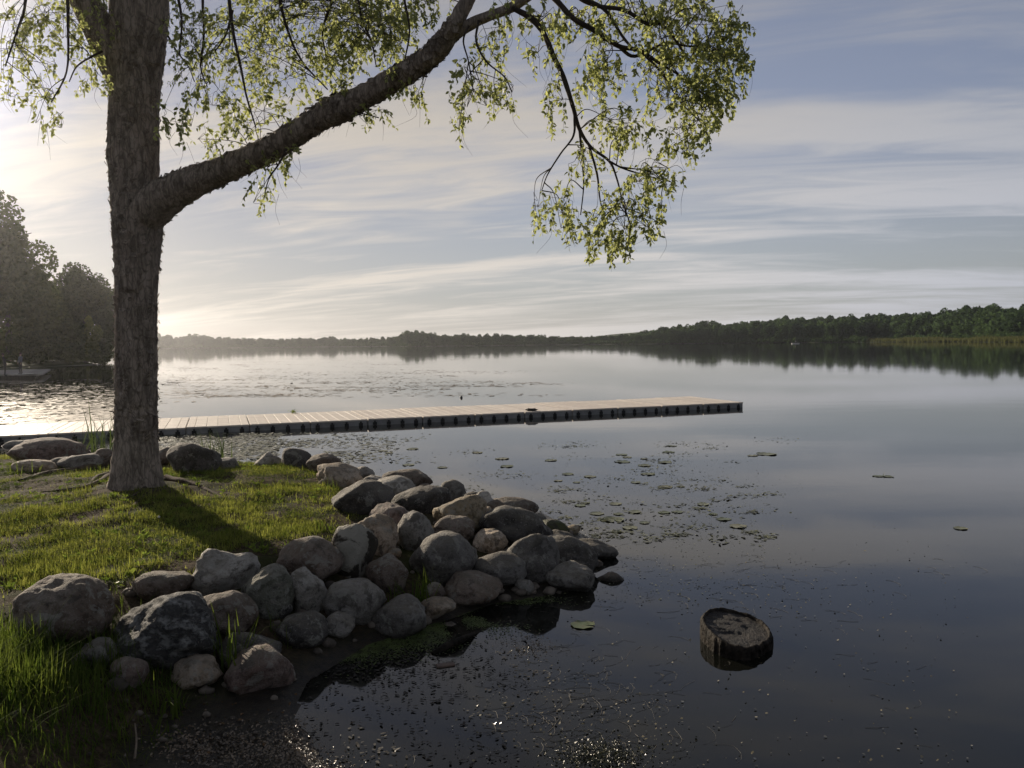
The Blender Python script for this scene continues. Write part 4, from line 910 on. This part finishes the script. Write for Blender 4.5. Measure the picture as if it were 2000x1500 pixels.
# distant mats: streaks lying level on the lake
PX, PY = [], []
for k in range(230):
    a = r_.beta(1.2, 1.8)*800+290 if k < 190 else r_.uniform(0, 225); b = 688+r_.beta(1.1, 1.3)*92 if k < 190 else r_.uniform(742, 826)
    L = r_.uniform(12, 75)*(b-670)/80; nn_ = int(r_.uniform(14, 46)); PX += list(a+r_.normal(0, L, nn_)); PY += list(b+r_.normal(0, .010*(b-670)+.25, nn_)+0)
PX, PY = np.array(PX), np.array(PY); ok = (PY > 684); d_ = 2.4*FPX/(PY[ok]-671)
floaters('far_weed_mats', PX[ok], PY[ok], .02, .10, m_weedf, 'brown weed mats drifting on the lake beyond the dock', 2.8, .02, .012)
n = 1500; PX = r_.uniform(0, 228, n); PY = 742+r_.beta(1.6, 1.0, n)*86; floaters('bay_weed_mats', PX, PY, .03, .13, m_weedf, 'brown weed cover in the bay left of the trunk', 3.2, .015, .012)
# between dock and bank
n = 8500; PX = 310+r_.beta(1, 2.4, n)*560; PY = 846+r_.beta(1.2, 1.5, n)*60; k_ = r_.random(n) < np.clip(.75+1.6*n2d(PX, PY*5, .012, 3, 3), 0, 1)
floaters('near_dock_weeds', PX[k_], PY[k_], .012, .05, m_weedg, 'greenish weed scum between the dock and the bank', 1.7, .10)
PX, PY = [], []
for k in range(150):
    a, b = r_.uniform(640, 1520), r_.uniform(858, 1060)
    if r_.random() > np.exp(-((a-1230)/330)**2)*1.0+.25*(a < 950): continue
    nn_ = int(r_.uniform(10, 45)); L = r_.uniform(8, 40); PX += list(a+r_.normal(0, L, nn_)); PY += list(b+r_.normal(0, L*.14, nn_))
floaters('drifting_weeds', np.array(PX), np.array(PY), .006, .026, m_weedg, 'scattered weed fragments between dock and boulder pile', 1.8, .15)
for k in range(0): pass
PX = np.concatenate([r_.uniform(700, 1500, 1500), r_.normal(1230, 170, 1300)]); PY = np.concatenate([r_.uniform(860, 1060, 1500), r_.uniform(900, 1180, 1300)])
floaters('weed_specks', PX, PY, .003, .010, m_weedg, 'tiny weed specks strewn over the calm water', 1.5, .2)
# wet, glinting bits
PX = np.concatenate([r_.normal(1500, 150, 260), r_.uniform(880, 1900, 420), r_.normal(1150, 120, 260), r_.normal(1040, 90, 220)])
PY = np.concatenate([r_.normal(1150, 42, 260), r_.uniform(1060, 1500, 420), r_.normal(1400, 50, 260), r_.normal(1340, 60, 220)])
floaters('glinting_bits', PX, PY, .003, .009, m_wetf, 'wet plant bits glinting on the dark near water', 1.3, .35)
n = 1300; t_ = r_.random(n); PX = np.where(t_ < .6, r_.normal(780, 110, n), r_.uniform(560, 1050, n)); PY = np.where(t_ < .6, r_.normal(1300, 32, n), r_.uniform(1240, 1500, n))
floaters('dark_flecks', PX, PY, .002, .012, m_dark, 'dark rotten flecks floating on the near water', 2.0, .1)
# duckweed along the foot of the stones
n = 26000; PX = 620+r_.beta(1.5, 1.9, n)*520; PY = 1290-.235*(PX-560)+r_.normal(0, 21, n)
k_ = r_.random(n) < np.clip(.75+2.2*n2d(PX, PY*2.5, .011, 3, 17), 0, 1)
floaters('duckweed', PX[k_], PY[k_], .004, .009, m_duck, 'green duckweed film along the foot of the boulders', 1.1, .03, .004)
# trailing weed strands just at the surface
acc = Acc()
for k in range(330):
    if r_.random() < .55: a, b = r_.normal(1130, 140), r_.normal(1380, 62)
    elif r_.random() < .6: a, b = r_.normal(1330, 190), r_.normal(1140, 40)
    else: a, b = r_.uniform(900, 1850), r_.uniform(1080, 1490)
    p = G(a, min(b, 1520), .003); 
    if sdist(LAKE, np.array([p.x]), np.array([p.y]))[1][0] == False: continue
    n_ = r_.integers(4, 9); an = r_.normal(.2, .45); st_ = r_.uniform(.012, .045); cv = r_.normal(0, .22); Q = [(p.x, p.y, .003)]
    for q in range(n_): an += cv+r_.normal(0, .14); Q.append((Q[-1][0]+st_*math.cos(an), Q[-1][1]+st_*math.sin(an), .003+r_.uniform(-.004, .003)))
    C = catmull(Q, 3); V, F, _ = tube(C, np.full(len(C), r_.uniform(.0005, .0013)), 4); acc.add(V, F)
tag(link('weed_strands', acc.mesh('weed_strands'), simple('pale_weed_strand', (.11, .10, .08), .5, .4, 5, .1, 40, .3)), 'pale weed strands trailing at the water surface', kind='stuff')
def clump(name, PXc, PYc, sx, sy, n, hmax, mt, label, leaf=.02):
    PX, PY = r_.normal(PXc, sx, n), r_.normal(PYc, sy, n); P = np.array([G(a, b)[:] for a, b in zip(PX, np.minimum(PY, 1560))]); hz = np.maximum(height(P[:, 0], P[:, 1]), 0); P[:, 2] = hz+r_.random(n)**2*hmax
    V, F = leaves_mesh(P, r_.normal(size=(n, 3))*np.array([1, 1, .5]), r_.normal(size=(n, 3))*.6+np.array([0, 0, 1]), r_.uniform(leaf*.4, leaf, n)); tag(link(name, mesh_np(name, V, F), mt), label, kind='stuff')
m_alg = simple('wet_algae', (.05, .05, .02), .3, .5, 12, .4, 50, .6)
m_lit = simple('wet_litter', (.16, .12, .08), .22, .5, 12, .5, 60, .8)
clump('algae_clump', 1175, 1478, 45, 16, 1500, .03, m_alg, 'dark wet algae clump breaking the surface at the bottom edge')
clump('weed_clump', 1032, 1262, 20, 12, 260, .03, m_lit, 'small glinting weed clump right of the waterlogged branch')
clump('wet_leaf_pile', 572, 1460, 20, 26, 900, .05, m_lit, 'glistening wet leaf pile at the water edge, bottom left')
clump('wet_leaf_debris', 590, 1496, 60, 14, 700, .03, m_lit, 'wet leaf debris in the shallows at the bottom edge')
clump('mud_litter', 430, 1466, 75, 22, 1800, .012, m_lit, 'wet leaf litter glittering on the muddy shelf', .025)
clump('pile_tip_weeds', 1150, 1052, 22, 10, 320, .008, m_weedg, 'weed fragments caught behind the flat wedge stone', .02)

# leafy scrap on the dock's far edge and a dark clot on its near edge
p = AT(573, 806, 22.6)
q = dB+(dx*3.4); P = G(573, 806, .21); acc = Acc()
n = 60; V, F = leaves_mesh(r_.normal(size=(n, 3))*np.array([.05, .04, .0])+np.array([0, 0, .0])+np.abs(r_.normal(size=(n, 3)))*np.array([0, 0, .05]), r_.normal(size=(n, 3)), np.tile([0, 0, 1.], (n, 1)), np.full(n, .05))
o = link('weed_scrap', mesh_np('weed_scrap', V, F), m_round); o.location = P; tag(o, 'small green weed scrap lying on the far edge of the dock', 'weed')
V, F = ico(3); V = V*np.array([.19, .10, .045])*(1+.25*vnoise(V*2.2, 6))[:, None]; o = link('rubber_mat_roll', mesh_np('weed_clot', V, F), m_dark, smooth=True); o.name = 'weed_clot'
P = G(1038, 800, .23); o.location = P; tag(o, 'dark clot of dried weed on the near edge of the dock, past its middle', 'weed')

# ------------------------------------------------------------------ far trees
r_ = np.random.default_rng(1234)
QT = np.array([(-.5, -.5, 0), (.5, -.35, .12), (.42, .5, 0), (-.38, .45, .15)])
def crown_np(rx, rz, z0, nleaf, leaf, lobes=14, conic=0.0, seed=0, hollow=.62):
    rs = np.random.default_rng(seed); L = []
    for k in range(lobes):
        d = rs.normal(size=3); d /= np.linalg.norm(d); q = rs.uniform(.35, .78); z = d[2]*q; sh = 1-conic*(z*.5+.5)
        L.append((d[0]*q*sh, d[1]*q*sh, z, rs.uniform(.24, .44)*sh))
    L.append((0, 0, 0, .55)); L.append((0, 0, -.3, .5)); L = np.array(L); wgt = L[:, 3]**2; idx = rs.choice(len(L), nleaf, p=wgt/wgt.sum())
    D = rs.normal(size=(nleaf, 3)); D /= np.linalg.norm(D, axis=1)[:, None]; P = L[idx, :3]+D*(L[idx, 3]*(hollow+(1-hollow)*rs.random(nleaf)**.5))[:, None]
    P = P*np.array([rx, rx, rz])+np.array([0, 0, z0])
    M = rs.normal(size=(nleaf, 3, 3)); Q = np.linalg.qr(M)[0]; V = P[:, None]+np.einsum('vk,nkj->nvj', QT, Q)*(leaf*rs.uniform(.6, 1.3, nleaf))[:, None, None]
    return V.reshape(-1, 3), np.arange(nleaf*4).reshape(-1, 4)
def tree_colors(name, c0, c1, trans=.3):
    m_, t = mat(name); g = t.n('ShaderNodeNewGeometry'); oi = t.n('ShaderNodeObjectInfo')
    f = t.math('ADD', t.math('MULTIPLY', g.outputs['Random Per Island'], .5), t.math('MULTIPLY', oi.outputs['Random'], .5)); cc = t.mix(f, c0, c1)
    finish(t, t.n('ShaderNodeMixShader', {0: trans, 1: t.n('ShaderNodeBsdfDiffuse', {'Color': cc}), 2: t.n('ShaderNodeBsdfTranslucent', {'Color': cc})}).outputs[0]); return m_
m_far = tree_colors('far_foliage', (.030, .058, .022), (.095, .15, .055))
m_farp = tree_colors('pine_foliage', (.012, .020, .010), (.03, .045, .02), .15)
m_mid = tree_colors('bank_foliage', (.03, .04, .014), (.10, .12, .035), .4)
m_bushl = tree_colors('light_bush_foliage', (.07, .09, .02), (.16, .18, .04), .5)
m_trk = simple('dark_trunk', (.06, .05, .04), .9)
def tree_mesh(name, H, rx, z0, rz, nleaf, leaf, seed, conic=0, trunk=True, lobes=14):
    V, F = crown_np(rx, rz, z0, nleaf, leaf, lobes, conic, seed); Vt, Ft, _ = tube([(0, 0, -.5), (0.1, 0, H*.4), (0, .1, H*.85)], [H*.022, H*.016, H*.005], 6)
    me = mesh_np(name, np.vstack([V, Vt]), np.vstack([F, Ft+len(V)])); me.materials.append(m_far if not conic else m_farp); me.materials.append(m_trk)
    mi = np.zeros(len(F)+len(Ft), np.int32); mi[len(F):] = 1; me.polygons.foreach_set('material_index', mi); return me
BASEH = 14.0
VAR = [tree_mesh('broadleaf_tree', BASEH, 4.6+.5*(k % 3), BASEH*(.54+.02*(k % 2)), BASEH*.47, 3000, .62, 50+k, lobes=12+2*k) for k in range(7)]
PINE = [tree_mesh('pine_tree', BASEH, 3.0, BASEH*.58, BASEH*.45, 1500, .6, 80+k, .75) for k in range(2)]
PROF = np.array([(-400,640),(0,640),(225,645),(280,650),(310,648),(340,655),(390,650),(420,657),(450,657),(470,659),(500,656),(545,659),(600,658),(645,655),(680,659),(730,657),(770,655),(785,645),(830,645),(850,650),(875,650),(890,648),(930,652),
 (960,650),(1000,652),(1050,652),(1090,655),(1130,655),(1180,654),(1240,649),(1275,640),(1310,634),(1350,632),(1380,624),(1420,629),(1450,626),(1500,621),(1530,615),(1570,618),(1640,617),(1660,613),(1680,617),(1720,609),(1740,612),(1790,608),(1830,605),(1880,597),(1910,594),
 (1945,594),(1985,594),(2020,597),(2100,592),(2300,590),(2600,600)], float)
def hz_y(px): return 750-FPX*math.tan(PITCH)+(1000-px)*math.tan(ROLL)
def shore_dist(px):
    d = ray(px, hz_y(px)); d = Vector((d.x, d.y)).normalized(); ts = np.geomspace(150, 1400, 700); _, lk = sdist(LAKE, d.x*ts, d.y*ts)
    k = len(ts)-1
    while k > 0 and not lk[k]: k -= 1
    return d, ts[min(k+1, len(ts)-1)]
REG = [(-330, 170, 'broadleaf tree on the farthest shore, screened by the big trunk', 'trees on the far shore behind the trunk'),
       (170, 760, 'low hazy tree on the farthest shore left of the photo centre', 'hazy trees on the far left shore'),
       (760, 1240, 'small tree on the low headland across the lake at the photo centre', 'trees on the middle headland'),
       (1240, 1700, 'dark green tree of the wooded right shore, where the wood begins to rise', 'trees of the rising right wood'),
       (1700, 9999, 'dark green tree of the tall wood at the right photo edge', 'trees of the tall right wood')]
nfar = 0
def far_tree(px, off, frac, wscale, pine=False, lbl=None):
    global nfar
    d, D = shore_dist(px); D2 = D+off+(30 if px > 1690 else 0); x_, y_ = d.x*D2, d.y*D2; gzv = gz(x_, y_); ytop = np.interp(px, PROF[:, 0], PROF[:, 1])
    dep = y_/math.cos(0); top = CAM_H+(hz_y(px)-ytop)/FPX*y_
    Ht = max((top-gzv)*frac, 3.0); me = (PINE if pine else VAR)[r_.integers(0, 2 if pine else 7)]
    o = bpy.data.objects.new('pine_tree' if pine else 'broadleaf_tree', me); COL.objects.link(o); s_ = Ht/BASEH*1.0
    ws = max(s_, .55)*wscale; o.location = (x_, y_, gzv-.3); o.scale = (ws, ws, s_); o.rotation_euler.z = r_.uniform(0, 6.28)
    for a, b, l, g in REG:
        if a <= px < b: tag(o, lbl or l, 'tree', None if lbl else g)
    nfar += 1
for px in np.arange(236, 2060, 14.5):
    pj = px+r_.uniform(-5, 5); far_tree(pj, r_.uniform(3, 9), r_.uniform(.62, .86) if px > 1250 else r_.uniform(.75, 1.0), r_.uniform(.95, 1.25))
for px in np.arange(236, 2060, 15):
    pj = px+r_.uniform(-6, 6); far_tree(pj, r_.uniform(18, 34), r_.uniform(.86, 1.04), r_.uniform(.9, 1.15))
for px in [1245, 1262, 1300, 1330, 1378, 1450, 1468, 1536, 1600, 1664, 1700, 1725, 1770, 1800, 1850, 1885, 1940, 1990]: far_tree(px, r_.uniform(50, 80), r_.uniform(.95, 1.04), 1.0)
for k, px in enumerate([1662, 1738, 1880, 1911, 1945]): far_tree(px, 70+8*k, 1.07, .8, True, None)
for o in [o for o in COL.objects if o.name.startswith('pine_tree')]: o['label'] = 'pointed pine crown standing above the right wood'; o['group'] = 'pines above the right wood'
# bushes closing the foot of the woods and the wood going on behind, seen only as a mass
acc = Acc()
for px in np.arange(-300, 2300, 5.0):
    d, D = shore_dist(px); D2 = D+r_.uniform(.5, 4)+(24 if px > 1690 else 0); H_ = r_.uniform(2, 4.2)*(1 if px > 760 else 1.4); V, F = crown_np(r_.uniform(2.2, 4.5), H_*.6, H_*.5, 90, .9, 5, 0, int(px)+900)
    acc.add(V+np.array([d.x*D2, d.y*D2, gz(d.x*D2, d.y*D2)]), F)
for px in np.arange(-350, 2500, 9.0):
    if 150 < px < 1240: offs = (45, 75)
    else: offs = (14, 40, 95, 120)
    for of in offs:
        d, D = shore_dist(px); D2 = D+of+r_.uniform(-6, 6)+(26 if px > 1690 else 0); g0 = gz(d.x*D2, d.y*D2); top = CAM_H+(hz_y(px)-np.interp(px, PROF[:, 0], PROF[:, 1]))/FPX*d.y*D2
        H_ = max(4, (top-g0)*r_.uniform(.72, .93)); V, F = crown_np(H_*.36+1.5, H_*.5, H_*.5, 230, 1.3, 8, 0, int(px)+of+1000); acc.add(V+np.array([d.x*D2, d.y*D2, g0]), F)
tag(link('woodland', acc.mesh('woodland'), m_far), 'undergrowth and inner wood closing the far shores', kind='stuff')
# reed marsh before the right-hand wood
m_marsh = tree_colors('marsh_reeds', (.09, .10, .035), (.19, .19, .075), .35); acc = Acc(); n = 9000
PXm = r_.uniform(1690, 2200, n); xs, ys, zs = [], [], []
tab = {k: shore_dist(k) for k in range(1680, 2221, 10)}
for a in PXm:
    d, D = tab[int(a//10*10)]; q = D+r_.uniform(-1, 24); d2 = ray(a, hz_y(a)); d2 = Vector((d2.x, d2.y)).normalized(); xs.append(d2.x*q); ys.append(d2.y*q)
xs, ys = np.array(xs), np.array(ys); P = np.stack([xs, ys, np.maximum(height(xs, ys), 0)], 1)
V, F = blades(P, r_.uniform(1.0, 2.1, n)*(1+.5*n2d(xs, ys, .08, 2, 4)), r_.uniform(.25, .6, n), r_.normal(0, .2, n), r_.uniform(0, 6.28, n), r_.uniform(0, .4, n), 2)
tag(link('reed_marsh', mesh_np('reed_marsh', V, F), m_marsh), 'pale reed marsh below the right wood at the waterline', kind='stuff')

# bank trees on the near left shore
def bank_tree(name, px, Y, top_px, half_px, z_lo, nleaf, leaf, label, seed, mt=None, lobes=26, lean=0, trunk=True, group=None, cat='tree'):
    zt = AT(px, top_px, Y); x_ = zt.x; g0 = gz(x_, Y); H = zt.z-g0; rx = half_px/FPX*Y; zl = z_lo*H
    e = empty(name, (x_, Y, g0-.1), label, cat, group)
    V, F = crown_np(rx, (H-zl)/2, zl+(H-zl)/2, nleaf, leaf, lobes, .12, seed, .45); link('crown', mesh_np('crown', V, F), mt or m_mid, e)
    if trunk:
        V, F, _ = tube(catmull([(lean, 0, -.3), (lean*.6, 0, H*.25), (0, 0, H*.55), (.1, 0, H*.9)], 5), np.linspace(H*.022, H*.005, 16), 10); link('trunk', mesh_np('trunk', V, F), m_trk, e)
        for k in range(5):
            an = k*1.3+seed; z0 = H*(.3+.1*k); V, F, _ = tube(catmull([(0, 0, z0), (rx*.3*math.cos(an), rx*.3*math.sin(an), z0+H*.08), (rx*.5*math.cos(an), rx*.5*math.sin(an), z0+H*.10)], 4), np.linspace(H*.009, H*.002, 9), 6); link('limb', mesh_np('limb', V, F), m_trk, e)
    return e
bank_tree('bank_tree', 5, 106, 392, 112, .06, 24000, .36, 'tallest dense tree at the left photo edge above the pier', 1, lobes=34)
bank_tree('bank_tree', -170, 100, 330, 130, .08, 9000, .36, 'tall tree just outside the left photo edge', 2, lobes=34)
bank_tree('bank_tree', 80, 116, 545, 80, .03, 13000, .34, 'lower dense tree in front of the gap between the left bank trees', 3)
bank_tree('bank_tree', 160, 124, 508, 66, .12, 14000, .32, 'round crowned tree just left of the big trunk on the left bank', 4)
bank_tree('bank_tree', 232, 135, 540, 60, .08, 11000, .34, 'tree at the end of the left bank, half hidden by the big trunk', 5)
bank_tree('bank_tree', 118, 122, 520, 50, .06, 9000, .32, 'narrow dense tree filling the gap left of the round crowned tree', 11)
bank_tree('bank_bush', 172, 116, 612, 26, .02, 2600, .2, 'sunlit yellow green bush at the waterline left of the big trunk', 6, m_bushl, 10, trunk=False, cat='bush')
bank_tree('bank_bush', 146, 113, 628, 30, .0, 3200, .24, 'dark bush right beside the yellow green bush on the left bank', 12, trunk=False, lobes=10, cat='bush')
bank_tree('bank_bush', 198, 118, 640, 26, .0, 2600, .22, 'small dark bush right of the yellow green bush at the waterline', 13, trunk=False, lobes=10, cat='bush')
bank_tree('bank_bush', 120, 110, 650, 44, .0, 2600, .24, 'dark low bush in the middle of the left bank waterline', 7, trunk=False, lobes=10, cat='bush')
bank_tree('bank_bush', 50, 103, 640, 50, .0, 3000, .24, 'dark low bush behind the people on the pier', 8, trunk=False, lobes=10, cat='bush')
bank_tree('bank_bush', -30, 98, 625, 60, .0, 3000, .26, 'dark bush cut by the left photo edge behind the pier', 9, trunk=False, lobes=10, cat='bush')
bank_tree('bank_bush', 205, 140, 655, 38, .0, 2200, .26, 'dark bush at the far end of the left bank beside the trunk', 10, trunk=False, lobes=10, cat='bush')
acc = Acc(); bl = [(-44, 55), (-48, 60), (-60, 80), (-64, 92), (-61, 100), (-58, 112), (-66, 125), (-84, 140), (-92, 172)]
for (ax, ay), (bx, by) in zip(bl[:-1], bl[1:]):
    L = math.hypot(bx-ax, by-ay); nx_, ny_ = -(by-ay)/L, (bx-ax)/L
    for k in range(int(L/1.1)):
        u = (k+r_.random())*1.1/L; inl = r_.uniform(-.3, 5); x_, y_ = ax+(bx-ax)*u+nx_*inl, ay+(by-ay)*u+ny_*inl; h_ = r_.uniform(.9, 2.4)+.35*inl
        V, F = crown_np(r_.uniform(1.0, 2.0), h_*.55, h_*.45, 170, .26, 6, 0, int(1e4*u)+k); acc.add(V+np.array([x_, y_, gz(x_, y_)]), F)
tag(link('bank_undergrowth', acc.mesh('bank_undergrowth'), m_mid), 'dark undergrowth along the left bank waterline', kind='stuff')
# tiny white boat by the right shore and a dark buoy
bt = empty('small_boat', G(1554, 671.5), 'tiny white boat with one person close under the right wood', 'boat')
bm = bmesh.new(); hull = []
for k, (u_, wd_, zb) in enumerate([(-1, .5, .05), (-.5, .75, -.1), (.2, .72, -.1), (.7, .45, -.02), (1, .03, .15)]):
    hull.append([bm.verts.new((u_*2.0, s*wd_, z)) for s, z in ((-1, .42), (-.6, zb), (.6, zb), (1, .42))])
for a, b in zip(hull[:-1], hull[1:]):
    for q in range(3): bm.faces.new((a[q], a[q+1], b[q+1], b[q]))
bm.faces.new(hull[0]); me = bpy.data.meshes.new('hull'); bm.to_mesh(me); bm.free(); link('hull', me, simple('white_hull', (.75, .75, .74), .4), bt)
for z in (-.9, .5): s_ = link('seat', bev_box('seat', z-.15, z+.15, -.6, .6, .22, .27), m_dk2, bt)
person(G(1554, 671.5)+Vector((0, 0, .0)), 1.2, 'distant person in a pale shirt aboard the tiny white boat', (.6, .6, .58), (.1, .1, .12), (.1, .08, .05), .05)
V, F = ico(3); o = link('buoy', mesh_np('buoy', V*np.array([.055, .055, .065]), F), simple('dark_buoy', (.03, .03, .035), .4), smooth=True); o.location = G(901, 776, .03); tag(o, 'tiny dark buoy alone on the lake beyond the dock', 'buoy')
print('far trees', nfar, 'tris', sum(len(o.data.polygons) for o in COL.objects if o.type == 'MESH'))
